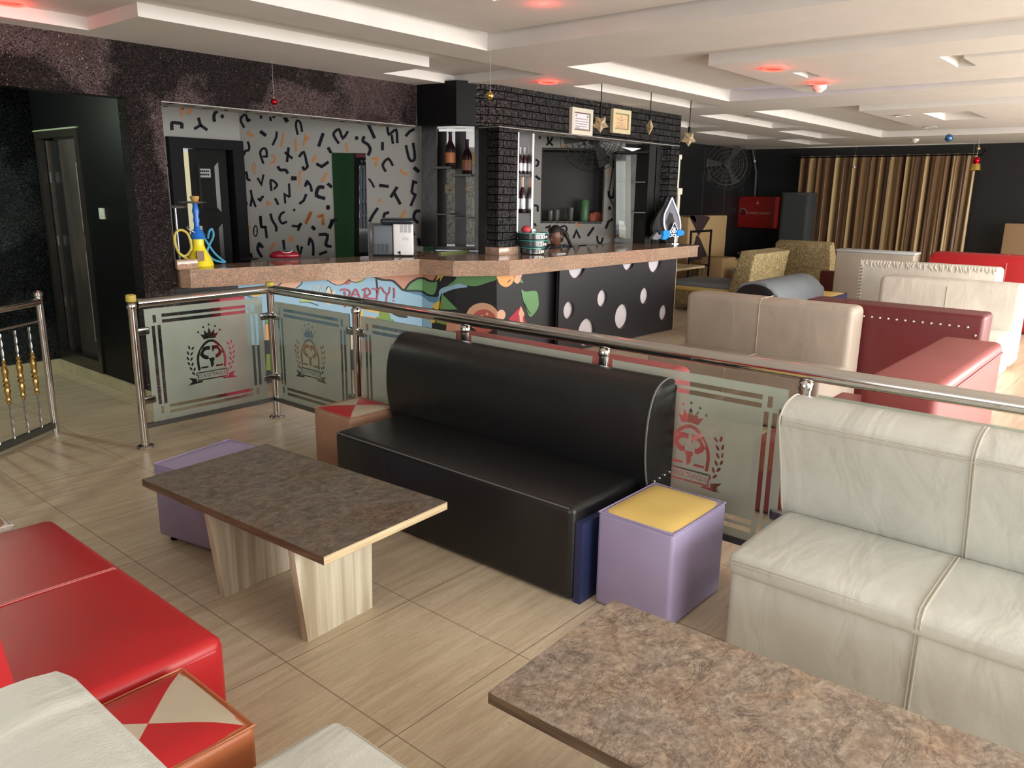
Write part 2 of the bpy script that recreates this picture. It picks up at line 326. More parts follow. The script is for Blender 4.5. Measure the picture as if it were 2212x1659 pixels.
def fillcurve(loops, mt, thick=.0):
    "2D loops (even-odd filled) -> mesh placed by matrix mt"
    c = bpy.data.curves.new('c', 'CURVE'); c.dimensions = '2D'; c.fill_mode = 'BOTH'; c.extrude = thick/2
    for lp in loops:
        s = c.splines.new('POLY'); s.points.add(len(lp)-1); s.use_cyclic_u = True
        for i, p in enumerate(lp): s.points[i].co = (p[0], p[1], 0, 1)
    return curve2mesh(c, mt)
def curve2mesh(c, mt):
    o = bpy.data.objects.new('t', c); COL.objects.link(o); bpy.context.view_layer.update()
    dg = bpy.context.evaluated_depsgraph_get(); me = bpy.data.meshes.new_from_object(o.evaluated_get(dg)); bpy.data.objects.remove(o)
    me.transform(mt); return me
def textmesh(s, size, mt, align='CENTER', thick=.001, sx=1.0):
    c = bpy.data.curves.new('t', 'FONT'); c.body = s; c.size = size; c.align_x = align; c.align_y = 'CENTER'; c.extrude = thick/2
    return curve2mesh(c, mt @ Matrix.Scale(sx, 4, (1, 0, 0)))
def addmesh(bm, me, mi=None):
    n0 = len(bm.faces); bm.from_mesh(me); bm.faces.ensure_lookup_table()
    if mi is not None:
        for f in bm.faces[n0:]: f.material_index = mi
    bpy.data.meshes.remove(me)
def frame(o, u, v):
    u, v = Vector(u).normalized(), Vector(v).normalized(); n = u.cross(v)
    return Matrix(((u.x, v.x, n.x, o[0]), (u.y, v.y, n.y, o[1]), (u.z, v.z, n.z, o[2]), (0, 0, 0, 1)))
def copy_tree(o, parent=None):
    c = o.copy(); COL.objects.link(c); WLD[c.name] = WLD.get(o.name)
    if parent: c.parent = parent
    for ch in [x for x in COL.objects if x.parent == o]: copy_tree(ch, c)
    return c
def relabel(o, label): o['label'] = label; return o
# ------------------------------------------------------------------ floor, ceiling, walls
CE = 2.68; CT = 1.052
bm = B(); box(bm, (-4, -5, -.12), (19, 12, 0)); struct('floor', bm, FLOOR)
rules = [(-4, 4.55, 2.44, 5.8, 2.76), (2.4, 4.55, 4.87, 5.09, 2.76), (4.87, 4.55, 5.76, 5.68, 2.76),
 (-4, -5, 4.57, 4.16, 2.87), (-4, -5, 4.43, 4.02, 2.765), (-4, -5, 3.75, 3.35, 2.8),
 (5.5, -5, 8.5, 4.13, 2.87), (5.62, -5, 8.36, 3.99, 2.765), (6.1, -5, 8.15, 3.17, 2.68), (6.85, 2.66, 7.2, 2.78, 2.76), (6.7, 1.5, 7.3, 1.63, 2.76), (6.7, -.5, 6.85, 1.5, 2.76),
 (6.5, 4.42, 8.88, 4.8, 2.76), (9.75, 4.6, 12.1, 5.15, 2.76),
 (9.62, -5, 14.8, 4.35, 2.87), (9.76, -5, 14.66, 4.2, 2.765), (10.25, -5, 13.55, 3.3, 2.68), (10.9, 2.25, 12.0, 2.75, 2.76),
 (12.7, 4.75, 14.6, 5.3, 2.76), (9.6, 5.6, 11.4, 6.2, 2.76), (12.2, 5.9, 14.2, 6.5, 2.76), (14.6, 5.6, 16.2, 6.1, 2.76)]
def ceiling():
    X = sorted({-4., 19.}|{r[0] for r in rules}|{r[2] for r in rules}); Y = sorted({-5., 12.}|{r[1] for r in rules}|{r[3] for r in rules})
    def h(x, y):
        z = CE
        for r in rules:
            if r[0] < x < r[2] and r[1] < y < r[3]: z = r[4]
        return z
    H = [[h((X[i]+X[i+1])/2, (Y[j]+Y[j+1])/2) for j in range(len(Y)-1)] for i in range(len(X)-1)]
    bm = B(); q = lambda *p: bm.faces.new([bm.verts.new(a) for a in p])
    for i in range(len(X)-1):
        for j in range(len(Y)-1):
            z = H[i][j]; q((X[i], Y[j], z), (X[i], Y[j+1], z), (X[i+1], Y[j+1], z), (X[i+1], Y[j], z))
            if i and abs(H[i-1][j]-z) > 1e-4: q((X[i], Y[j], z), (X[i], Y[j+1], z), (X[i], Y[j+1], H[i-1][j]), (X[i], Y[j], H[i-1][j]))
            if j and abs(H[i][j-1]-z) > 1e-4: q((X[i], Y[j], z), (X[i+1], Y[j], z), (X[i+1], Y[j], H[i][j-1]), (X[i], Y[j], H[i][j-1]))
    for a, b in (((-4, -5, 2.95), (19, 12, 3.0)),): box(bm, a, b)
    struct('ceiling', bm, WHITE_P, smooth=False)
ceiling()
# far walls
bm = B(); box(bm, (17.3, -5, 0), (17.5, 8.1, CE+.1)); struct('wall_far', bm, BLACK_P)
bm = B(); box(bm, (9.85, 7.88, 0), (17.3, 8.05, CE+.1)); struct('wall_back', bm, BLACK_P)
bm = B()
for y in (13.2, 14.3, 15.3, 16.3): box(bm, (y, 7.872, .1), (y+.012, 7.88, 2.6))
struct('trim_1', bm, M('panel_groove', (.05, .05, .055), .4), parent=None)
# wall behind and beside the viewer, with daylight openings
bm = B(); box(bm, (-4, -4.2, 0), (19, -4.0, .35)); box(bm, (-4, -4.2, 2.55), (19, -4, CE+.1)); struct('wall_right', bm, M('cream_wall', (.6, .57, .5), .7))
bm = B(); box(bm, (-4.2, -4.2, 0), (-4, 12, .5)); box(bm, (-4.2, -4.2, 2.5), (-4, 12, CE+.1)); box(bm, (-4.2, 4, .5), (-4, 12, 2.5)); struct('wall_left', bm, M('cream_wall', (.6, .57, .5), .7))
# glitter header and column over the alcove and bar, faceted brick header
P1 = Vector((5.57, 6.0, 0)); P2 = Vector((5.66, 5.55, 0)); P3 = Vector((6.03, 5.33, 0)); P4 = Vector((9.62, 5.33, 0)); LZ = 2.3
bm = B(); box(bm, (-4, 6.02, LZ), (P1.x, 6.17, CE+.05)); box(bm, (2.745, 6.02, 0), (3.0, 6.17, LZ)); struct('wall_glitter', bm, GLIT)
def wallseg(bm, a, b, z0, z1, t=.15, mi=0):
    a, b = Vector(a), Vector(b); d = (b-a).normalized(); n = Vector((-d.y, d.x, 0))*t
    prism(bm, [(a.x, a.y, z0), (b.x, b.y, z0), (b.x, b.y, z1), (a.x, a.y, z1)], n, mi)
bm = B(); wallseg(bm, P1, P2, LZ, CE+.02); wallseg(bm, P2, P2.lerp(P3, .45), LZ, CE+.02); struct('wall_facet', bm, BLACK_M)
bm = B(); wallseg(bm, P2.lerp(P3, .45), P3, LZ, CE+.02); box(bm, (P3.x, 5.33, LZ), (P4.x, 5.48, CE+.02))
box(bm, (P3.x, 5.33, 1.13), (6.32, 5.48, LZ)); box(bm, (9.40, 5.33, CT), (P4.x, 5.69, LZ)); struct('wall_brick', bm, BRICK, smooth=False)
bm = B(); box(bm, (P3.x+.02, 5.48, 1.05), (6.3, 5.62, LZ)); struct('trim_2', bm, BLACK_P)
bm = B(); box(bm, (P3.x-.004, 5.325, 2.293), (P4.x, 5.6, 2.2995)); box(bm, (3.0, 6.015, 2.293), (5.56, 6.3, 2.2995)); struct('trim_3', bm, PAPER)
bm = B()
for i in range(16):
    x = 6.4+i*.2; a = random.random()*3; c = Vector((x, 5.45+random.uniform(-.07, .07), 2.2925)); d = Vector((math.cos(a), math.sin(a), 0))*.05; n = Vector((-d.y, d.x, 0))*.25
    prism(bm, [c-d-n, c+d-n, c+d+n, c-d+n], (0, 0, -.002))
for i in range(14):
    x = 3.1+i*.17; a = random.random()*3; c = Vector((x, 6.15+random.uniform(-.07, .07), 2.2925)); d = Vector((math.cos(a), math.sin(a), 0))*.05; n = Vector((-d.y, d.x, 0))*.25
    prism(bm, [c-d-n, c+d-n, c+d+n, c-d+n], (0, 0, -.002))
struct('trim_4', bm, INK)
# alcove: dark glitter back wall, black wall with door
bm = B(); box(bm, (-4, 7.9, 0), (2.76, 8.05, 2.5)); struct('wall_alcove', bm, GLIT2)
bm = B(); box(bm, (-4, 6.17, 2.48), (3.0, 8.0, 2.52)); struct('trim_5', bm, BLACK_P)
bm = B(); box(bm, (2.76, 6.17, 0), (2.9, 6.955, 2.48)); box(bm, (2.76, 6.955, 2.13), (2.9, 7.9, 2.48)); box(bm, (2.76, 7.86, 0), (2.9, 7.9, 2.13)); struct('wall_door', bm, BLACK_M)
bm = B()
for a, b in (((2.745, 6.955, .1), (2.80, 7.02, 2.07)), ((2.745, 7.8, .1), (2.80, 7.86, 2.07)), ((2.745, 6.955, 2.07), (2.80, 7.86, 2.13)), ((2.745, 7.02, .1), (2.80, 7.8, .2))): box(bm, a, b)
d1 = struct('door_1', bm, M('dark_frame', (.02, .017, .014), .35))
y1_, y2_, y3_ = (onX(x, 400, 2.82).y for x in (139, 116, 98.5))
bm = B(); box(bm, (2.81, 6.98, .12), (2.84, y1_, 2.06)); lf = obj('door_leaf', bm, DOORW, d1); bm = B(); box(bm, (2.81, y2_, .12), (2.84, y3_, 2.06)); fl = obj('fixed_leaf', bm, DOORW, d1)
bm = B(); ym_ = onX(171, 400, 2.81).y
for z0, z1 in ((.35, 1.12), (1.3, 1.85)):
    for a, b in (((2.80, ym_-.012, z0), (2.81, ym_, z1)), ((2.80, ym_-.05, z0), (2.81, ym_-.04, z1)), ((2.80, ym_-.05, z1), (2.81, ym_, z1+.012))): box(bm, a, b)
box(bm, (2.80, ym_-.05, 1.16), (2.81, ym_-.015, 1.26)); obj('door_moulding', bm, M('pale_edge', (.3, .28, .26), .4), lf)
bm = B(); box(bm, (2.83, y1_+.005, .12), (2.87, y2_-.005, 2.06)); obj('dark_gap_strip', bm, BLACK_P, lf, label='black strip for the dark gap beside the open leaf')  # black strip stands in for the darkness of the gap between the leaves
for z in (.6, 1.15, 1.7): bm = B(); box(bm, (2.80, y2_+.005, z), (2.81, y2_+.03, z+.09)); obj('hinge', bm, STEEL, fl)
bm = B(); box(bm, (2.742, 6.95, 2.128), (2.91, 7.87, 2.14)); obj('door_head', bm, M('pale_green_edge', (.3, .36, .24), .5), d1)
bm = B(); box(bm, (3.0, 6.3, .05), (3.9, 7.9, .06)); struct('trim_6', bm, M('pale_floor_beyond', (.6, .58, .45), .4))
# skirting tiles
SK = M('skirting_tile', (.5, .46, .3), .3, var=.15, vscale=8)
bm = B(); box(bm, (2.74, 6.03, 0), (2.76, 7.9, .1)); struct('baseboard_door', bm, SK)
bm = B(); box(bm, (-4, 7.88, 0), (2.74, 7.9, .1)); struct('baseboard_alcove', bm, SK)
# interior of the bar: paper walls
A0 = Vector((4.83, 8.0, 0)); DW = Vector((.647, -.762, 0)).normalized(); NW = Vector((-.762, -.647, 0)).normalized()
KG = {}   # glyph strokes by wall
def spx(s, ox, oy, sc): return [(ox+float(a.split(',')[0])/sc, oy+float(a.split(',')[1])/sc) for a in s.split()]
def strokes(bm, p, n, data, ox, oy, sc, mi0=0):
    "data lines: 'K|O width: x,y x,y ...' in a measured view; drawn as thin paint on plane p,n"
    n = Vector(n).normalized(); u = Vector((0, 0, 1)).cross(n).normalized(); fm = frame(Vector(p)+n*.0015, u, (0, 0, 1)); inv = fm.inverted()
    for ln in data.strip().split('\n'):
        hd, pt = ln.split(':'); k, w = hd[0], float(hd[1:]); P_ = spx(pt, ox, oy, sc)
        mi = mi0+(1 if k in 'Oo' else 0)
        def tp(q): v = inv @ onP(q[0], q[1], p, n); return (v.x, v.y)
        cx = sum(q[0] for q in P_)/len(P_); cy = sum(q[1] for q in P_)/len(P_)
        if len(P_) == 1:
            e = w/sc; out = [tp((P_[0][0]+e*math.cos(t)*.85, P_[0][1]+e*math.sin(t))) for t in [2*math.pi*i/14 for i in range(14)]]
        elif k in 'Rr':
            rx, ry = P_[1][0]-P_[0][0], P_[1][1]-P_[0][1]; pp = [(P_[0][0]+rx*math.cos(t), P_[0][1]+ry*math.sin(t)) for t in [2*math.pi*i/20 for i in range(20)]]
            tube_ring(bm, [fm @ Vector((*tp(q), 0)) for q in pp], w/sc*(fm @ Vector((0, 0, 0))-EYE).length/F*.5, n, mi0+(1 if k == 'r' else 0)); continue
        else:
            if len(P_) > 3 and k == 'K' or k == 'O' and len(P_) > 3: P_ = bez2(P_, 3)
            W_ = w/sc; out = [tp(q) for q in band2(P_, W_)]
        prism(bm, [fm @ Vector((*q, 0)) for q in out], n*.0015, mi)
def tube_ring(bm, P_, r, n, mi):
    c = sum(P_, Vector())/len(P_); N_ = len(P_)
    for i in range(N_):
        a, b = P_[i], P_[(i+1) % N_]; ka = (c-a).normalized()*r*2; kb = (c-b).normalized()*r*2
        prism(bm, [a, b, b+kb, a+ka], n*.0015, mi)
R5 = '''K40:395,450 395,365 450,362 510,375 510,430
O35:510,175 515,280
O35:515,185 590,190 620,215 580,255
K35:710,300 735,390 660,435
K35:735,390 818,448
K38:940,222 905,250 895,300 905,350
K25:995,285
K30:335,868 395,868
K30:350,975 402,978
K40:290,152 345,152'''
R5b = '''K25:1260,420 1215,320 1275,262 1300,340 1335,320
K25:1460,272 1460,312
K25:1570,290 1577,340
K25:1600,300 1630,280
K45:1740,290 1778,352
O35:1300,475 1340,512 1380,512
K40:1450,462 1520,515
K26:1650,465 1640,540 1620,580 1600,630
O22:1735,485 1700,650
O24:1875,550 1882,705
K25:1900,505 1878,400 1890,335 1930,360 1952,470
K26:1300,585 1320,640 1310,690 1275,690
K26:1275,690 1250,745 1225,690 1230,680
K26:1490,850 1450,720 1490,665 1525,690 1530,760
K26:1480,765 1540,765
O22:1590,745 1628,780 1615,830 1568,850
K30:1790,655 1770,830
K30:1745,712 1835,788
O25:2000,500 1970,635
O22:1985,575 2035,530
K30:1915,770 1970,712 2008,850 2015,885 1975,920 1958,880
r13:1380,905 1402,975
K26:1420,1020 1465,1100 1490,980
K28:1270,1085 1245,990 1285,955 1300,1035 1335,1045
K26:1585,1175 1578,1045 1652,1100 1612,1155
K34:1660,880 1690,925 1752,925 1780,968
K50:1820,1025 1886,1025
K25:1795,1085 1803,1250
K25:1803,1250 1742,1215 1750,1325
O22:1942,928 1922,970 1922,1105
K30:1988,1125 2010,1060 2052,1115 2066,1185
K25:1338,1162 1352,1250 1335,1362
K25:1352,1250 1398,1368
K26:1422,1262 1452,1290 1470,1250 1495,1245
O22:1530,1365 1545,1305 1585,1330
K28:1628,1262 1668,1340
K28:1292,1308 1280,1360 1256,1415
K30:2002,1212 1970,1290 1918,1330
K17:1857,1402
K26:1448,1478 1462,1612
K26:1462,1612 1520,1600
K30:1575,1445 1592,1520 1640,1600 1640,1659
K28:1742,1425 1700,1450 1680,1505 1712,1562 1770,1540
O28:2062,1420 2040,1490 1992,1562
K30:1828,1592 1900,1600 1942,1560
K30:1940,1560 1900,1650
K38:2065,1598 2105,1632'''
R6 = '''K38:268,485 212,645
K30:455,610 390,500 455,440 502,545 562,462
K35:325,655 362,722
O28:540,605 562,708
K24:667,543
K36:758,522 742,580 800,620 830,680 803,752
K38:805,378 882,548
O20:955,395
K30:1035,395 1052,500 1138,445 1152,605
K30:1085,505 1100,612
K34:1250,522 1300,465 1358,435
K32:1255,628 1290,780 1330,818 1362,770 1340,600
K34:975,590 976,690
O30:850,790 915,785 892,882
K30:1015,945 978,862 1045,790 1100,875
O30:1190,918 1228,968 1275,975
K45:1350,893 1412,948
K24:810,1028 850,1080 876,1135
K38:935,1108 1050,1122
K36:1152,1125 1072,1252
K36:1110,1190 1190,1335
K32:1390,1080 1345,1062 1322,1195
K32:1322,1195 1368,1222 1312,1355
O22:942,1288
K34:920,1378 862,1460 818,1545
K34:985,1500 1000,1448 1055,1430
O32:1252,1408 1185,1515
K36:1425,1415 1370,1422 1350,1500 1402,1558
K36:185,850 250,885 332,828
O32:312,962 252,1068
K38:320,1085 372,1132
K42:280,1135 215,1132 188,1230 292,1265
K30:325,1372
O32:120,1425 60,1565
O32:200,1490 255,1470 270,1582
K34:345,1622 368,1530 432,1512
K35:130,1600 168,1642
O35:185,755 145,830'''
R7 = '''R11:782,365 802,412
K20:822,245 828,332
K20:828,332 862,335 872,422
K22:835,575 800,515 812,465 842,500
O20:938,455 900,520
K20:1003,435 1012,512
O22:1065,430
K22:1115,478 1135,562 1152,488
K20:1205,480 1215,425 1240,470 1242,562
K24:1285,395 1355,397 1342,475 1388,488
K22:715,542 745,550 750,582
K22:1288,552 1352,528
K26:2018,328 2042,402
K24:2080,422 2088,482
O16:735,325 720,388
O28:1222,212 1183,308
O26:1272,250 1318,240 1322,318
K28:1368,345 1402,278'''
DN = Vector((0, -1, 0))
bm = B(); wallseg(bm, (3.0, 8.0, 0), (4.1, 8.0, 0), 0, CE, .1)
box(bm, (4.1, 8.0, 2.17), (4.83, 8.1, CE)); box(bm, (2.9, 6.17, 0), (3.0, 8.0, CE))
# angled wall with a doorway: near end at NE, doorway between px 720 and 795
def onw(x, y=450): return onP(x, y, A0, NW)
d0, d1_ = onw(718), onw(793); NE = A0+DW*1.95; zt = onw(755, 330).z
wallseg(bm, A0, d0*1, 0, CE, .12); 
for a, b, z0, z1 in ((d0, d1_, zt, CE), (d1_, NE, 0, CE)): wallseg(bm, (a.x, a.y, 0), (b.x, b.y, 0), z0, z1, .12)
strokes(bm, (0, 8.0, 0), DN, R5, 300, 200, 5.53, 1); strokes(bm, A0, NW, R5b, 300, 200, 5.53, 1); strokes(bm, A0, NW, R6, 650, 200, 5.53, 1); strokes(bm, A0, NW, R7, 340, 400, 3.687, 1)
struct('wall_paper', bm, [PAPER, INK, ORG], smooth=False)
# second papered wall, seen through the brick opening
Q0 = Vector((7.55, 7.5, 0)); 
def onq(x, y): return onP(x, y, Q0, NW)
qa, qb = onq(1100, 450), onq(1345, 450)
h0, h1 = onq(1169, 400), onq(1303, 400); hz0, hz1 = onq(1167, 477).z, onq(1173, 324).z
bm = B()
for a, b, z0, z1 in ((qa, h0, 0, CE), (h1, qb, 0, CE), (h0, h1, 0, hz0), (h0, h1, hz1, CE)): wallseg(bm, (a.x, a.y, 0), (b.x, b.y, 0), z0, z1, .12)
R8 = '''K20:455,335 450,370
K22:545,345 552,400 602,445
K22:600,350 572,400 528,440
K22:735,375 752,408 778,393
O20:745,428 712,482
K22:950,408 972,438
K22:405,605 437,625 430,668 405,680
K26:405,790 458,832
K22:388,1125 432,1130
K22:430,1130 430,1197
K20:390,1330 412,1362
K22:518,1382 568,1360 555,1422
K20:690,1372 740,1360 762,1398 735,1440
O24:858,1328 918,1368
K24:835,1498 870,1412 910,1498
K26:998,1475 1068,1375
K22:1108,1470 1112,1535 1150,1555 1172,1490
K26:1203,1392 1235,1310 1285,1280
O14:1220,775 1237,722 1257,775
K20:1215,560 1242,580 1225,618
K22:1290,695 1335,642
K30:1237,960 1248,1032 1290,1020 1312,870
K22:1248,1157
O16:1258,1475
K14:895,1585 982,1578'''
strokes(bm, Q0, NW, R8, 1080, 230, 5.267, 1)
struct('wall_service', bm, [PAPER, INK, ORG], smooth=False)
# black recess of the serving hatch with its dim shelf
bk = -NW*.55
bm = B()
a, b = h0, h1
prism(bm, [(a.x+bk.x, a.y+bk.y, hz0-.1), (b.x+bk.x, b.y+bk.y, hz0-.1), (b.x+bk.x, b.y+bk.y, hz1+.1), (a.x+bk.x, a.y+bk.y, hz1+.1)], bk*.1)
for p, q, z in ((a, b, hz0), (a, b, hz1)): prism(bm, [(p.x, p.y, z), (q.x, q.y, z), (q.x+bk.x, q.y+bk.y, z), (p.x+bk.x, p.y+bk.y, z)], (0, 0, -.03 if z == hz0 else .03))
for p in (a, b): prism(bm, [(p.x, p.y, hz0), (p.x+bk.x, p.y+bk.y, hz0), (p.x+bk.x, p.y+bk.y, hz1), (p.x, p.y, hz1)], DW*.02)
struct('window_1', bm, M('hatch_black', (.008, .009, .009), .35))
# room beyond the green doorway
bm = B(); g0 = d0-NW*1.5; g1 = d1_-NW*1.5+DW*.6; wallseg(bm, (g0.x, g0.y, 0)-DW*.5 if False else (g0.x-.3, g0.y+.3, 0), (g1.x, g1.y, 0), 0, CE, .1); struct('wall_green', bm, M('green_paint', (.03, .12, .05), .6))
# black panelled door with frame in the paper wall (ajar)
bm = B()
fx0, fx1, fz = onY(372, 400, 8.0).x, onY(520, 400, 8.0).x, 2.17
for a, b in (((fx0-.03, 7.93, 0), (fx0+.11, 8.1, fz)), ((fx1-.11, 7.93, 0), (fx1+.02, 8.1, fz)), ((fx0+.11, 7.93, fz-.1), (fx1-.11, 8.1, fz))): box(bm, a, b)
d2 = struct('door_2', bm, M('dark_frame2', (.006, .006, .009), .6, spec=.15))
hx, hy = fx1-.12, 8.06; lx = onY(412, 400, 8.35)
u = (Vector((lx.x, 8.35, 0))-Vector((hx, hy, 0))); wd = u.length; u.normalize(); n = Vector((u.y, -u.x, 0)); n = n if n.y < 0 else -n
DM = M('door_black', (.03, .032, .032), .32)
fm = frame((hx, hy, 0), u, (0, 0, 1))
bm = B(); prism(bm, [fm @ Vector(q) for q in ((0, .1, 0), (wd, .1, 0), (wd, 2.08, 0), (0, 2.08, 0))], -n*.04); lf = obj('door_leaf', bm, DM, d2)
for z0, z1 in ((1.42, 1.95), (.75, 1.3), (.15, .62)):
    bm = B(); ins = .085
    lo = [(ins, z0), (wd-ins, z0), (wd-ins, z1), (ins, z1)]; li = [(ins+.035, z0+.05), (wd-ins-.035, z0+.05), (wd-ins-.035, z1-.05), (ins+.035, z1-.05)]
    vo = [bm.verts.new(fm @ Vector((*q, 0))+n*.002) for q in lo]; vi = [bm.verts.new(fm @ Vector((*q, 0))+n*.03) for q in li]
    for i in range(4): bm.faces.new((vo[i], vo[(i+1) % 4], vi[(i+1) % 4], vi[i]))
    bm.faces.new(vi); obj('door_panel', bm, DM, lf, smooth=False)
bm = B(); c = fm @ Vector((wd*.55, 1.83, 0))+n*.034; w_ = u*.055; prism(bm, [c-w_-Vector((0, 0, .045)), c+w_-Vector((0, 0, .045)), c+w_+Vector((0, 0, .045)), c-w_+Vector((0, 0, .045))], n*.002, 0)
for k, zz in enumerate((.02, -.015)):
    for t in range(5):
        c2 = c-w_*.7+w_*(t*.35)+Vector((0, 0, zz)); prism(bm, [c2+Vector((0, 0, -.009)), c2+w_*.25+Vector((0, 0, -.009)), c2+w_*.25+Vector((0, 0, .009)), c2+Vector((0, 0, .009))], n*.004, 1)
obj('door_sign', bm, [M('sign_white', (.75, .77, .8), .5), INK], lf, label='small white notice with dark lettering')
bm = B(); c = fm @ Vector((wd-.07, 1.18, 0))+n*.02; cyl(bm, c, c+n*.05, .012); cyl(bm, c+n*.05, c+n*.05-u*.11, .01); box(bm, c-Vector((.03, .01, .09)), c+Vector((.03, .01, .09))); obj('door_handle', bm, STEEL, lf)
# sunlit yellow yard wall beyond the ajar door
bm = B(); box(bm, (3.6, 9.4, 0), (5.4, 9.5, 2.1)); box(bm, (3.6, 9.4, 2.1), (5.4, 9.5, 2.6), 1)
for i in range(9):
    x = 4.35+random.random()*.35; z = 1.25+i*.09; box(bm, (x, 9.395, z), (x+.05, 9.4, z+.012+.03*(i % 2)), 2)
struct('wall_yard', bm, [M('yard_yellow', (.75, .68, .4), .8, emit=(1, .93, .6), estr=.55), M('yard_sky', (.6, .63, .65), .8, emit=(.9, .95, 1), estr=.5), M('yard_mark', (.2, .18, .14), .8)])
bm = B(); p = onX(216, 449, 2.76); q = onX(229, 474, 2.76); rbox((2.745, p.y, p.z), (2.76, q.y, q.z), .004, 2, bm=bm); box(bm, (2.74, (p.y+q.y)/2-.012, (p.z+q.z)/2-.02), (2.746, (p.y+q.y)/2+.012, (p.z+q.z)/2+.02))
obj('light_switch', bm, M('switch_plastic', (.62, .72, .6), .4), label='pale rectangular light switch on the black wall beside the alcove door', cat='light switch')
# ------------------------------------------------------------------ bar: granite counter, mural wall, perforated panel
CT, CB = 1.05, .905
cf = [Vector((3.03, 6.01, 0)), Vector((3.07, 5.93, 0)), onZ(905, 559.5, CT), onZ(979, 563.5, CT), onZ(1101, 562.5, CT), onZ(1508, 529.5, CT), Vector((9.62, 5.69, 0)), Vector((7.1, 5.54, 0)), Vector((6.35, 5.64, 0)), Vector((6.15, 6.02, 0)), Vector((5.8, 6.32, 0)), Vector((5.3, 6.3, 0)), Vector((5.0, 6.1, 0)), Vector((3.03, 6.27, 0))]
cf = [Vector((p.x, p.y, CB)) for p in cf]
bm = B(); prism(bm, cf, (0, 0, CT-.02-CB))
lip = [Vector((p.x, p.y, CT-.02)) for p in cf]
for i in range(1, 6): lip[i] += Vector((-.006 if i < 3 else .0, -.012, 0))
prism(bm, lip, (0, 0, .02)); obj('bar_counter', bm, GRAN, label='long pink granite bar counter bending in three facets under the openings', cat='counter', smooth=False)
GB = M('dummy', (1, 1, 1))
for nm, a, b, lb in (('granite_block', (3.0, 5.985, CT), (3.17, 6.02, CT+.075), 'small pink granite block on the left end of the bar counter at the glitter column'),
                     ('granite_block', (P3.x-.005, 5.31, CT), (6.33, 5.5, CT+.08), 'pink granite plinth under the left black brick pillar on the counter')):
    bm = B(); rbox(a, b, .003, 2, bm=bm); obj(nm, bm, GRAN, label=lb, cat='plinth')
bm = B(); 
# mural wall below the counter in four facets
def mray(x, Y): return onY(x, 600, Y)
mc = [Vector((3.0, 6.14, 0)), mray(912, 5.80), mray(983, 5.47), mray(1073, 5.1), mray(1198, 5.03)]
mc = [Vector((p.x, p.y, 0)) for p in mc]; mx = [-999, 912, 983, 1073, 9999]
for a, b in zip(mc, mc[1:]): wallseg(bm, a, b, 0, CB-.002, .08)
wallseg(bm, mc[-1], (8.8, 4.96, 0), 0, CB-.002, .03)
wallseg(bm, (8.82, 4.95, 0), (8.82, 5.3, 0), 0, CB-.002, -.05)
COLS = {'k': (.016, .017, .02), 'b': (.30, .50, .66), 'd': (.10, .24, .36), 's': (.62, .30, .20), 'g': (.14, .32, .13), 'G': (.2, .3, .05), 'y': (.72, .5, .08), 'o': (.78, .38, .13), 'p': (.72, .42, .28), 'r': (.45, .02, .05), 'R': (.5, .12, .1), 'w': (.68, .62, .48), 'c': (.45, .09, .12), 'l': (.4, .55, .2)}
KEY = list(COLS); MM = [M('mural_'+str(i), COLS[k], .55) for i, k in enumerate(KEY)]
def clipx(poly, x0, x1):
    for xx, sgn in ((x0, 1), (x1, -1)):
        out = []
        for i in range(len(poly)):
            a, b = poly[i-1], poly[i]; ia, ib = (a[0]-xx)*sgn >= 0, (b[0]-xx)*sgn >= 0
            if ia != ib: t = (xx-a[0])/(b[0]-a[0]); out.append((xx, a[1]+(b[1]-a[1])*t))
            if ib: out.append(b)
        poly = out
        if len(poly) < 3: return []
    return poly
def rnd(*p):
    "closed smooth loop"
    q = list(p)+[p[0]]; out = bez2([p[-1]]+q+[p[1]], 4); return out[4:-4]
def ell(cx, cy, rx, ry, n=20): return [(cx+rx*math.cos(2*math.pi*i/n), cy+ry*math.sin(2*math.pi*i/n)) for i in range(n)]
def poly(k, pts, lay=1, clip=True):
    for i in range(4):
        c = clipx(pts, mx[i], mx[i+1])
        if len(c) < 3: continue
        a, b = mc[i], mc[i+1]; d = (b-a).normalized(); n = Vector((d.y, -d.x, 0)); o = a+n*(.0012*lay)
        P_ = [onP(x, y, o, n) for x, y in c]; P_ = [Vector((p.x, p.y, max(.005, min(CB-.003, p.z)))) for p in P_]
        Q = [P_[0]]
        for p in P_[1:]:
            if (p-Q[-1]).length > 1e-4: Q.append(p)
        if len(Q) > 2: prism(bm, Q, n*.001, 1+KEY.index(k))
def line(k, w, pts, lay=5):
    if len(pts) > 2: pts = bez2(pts, 3)
    for i in range(len(pts)-1):
        a, b = Vector(pts[i]), Vector(pts[i+1]); t = (b-a); 
        if t.length < .3: continue
        t.normalize(); nn = Vector((-t.y, t.x))*w/2; a -= t*w*.15; b += t*w*.15
        poly(k, [tuple(a+nn), tuple(b+nn), tuple(b-nn), tuple(a-nn)], lay)
poly('k', [(300, 560), (1197, 560), (1197, 860), (300, 860)], .5)
poly('b', [(513, 590), (905, 580), (905, 745), (513, 745)], 1)
poly('b', rnd((900, 622), (925, 640), (946, 646), (951, 625), (983, 614), (1000, 614), (1009, 620), (983, 624), (954, 636), (948, 655), (935, 662), (930, 720), (900, 725)), 1.2)
poly('d', rnd((871, 628), (912, 632), (938, 642), (948, 640), (944, 652), (930, 653), (912, 640), (890, 634)), 2)
poly('p', [(583, 600), (655, 596), (640, 622), (590, 620)], 2); line('k', 2, [(600, 618), (612, 608), (618, 604)]); line('k', 1.5, [(640, 622), (650, 615), (654, 606)])
poly('p', rnd((704, 590), (706, 605), (722, 614), (738, 615), (750, 608), (757, 590)), 2); line('k', 1.5, [(704, 603), (722, 614), (738, 615), (752, 606)])
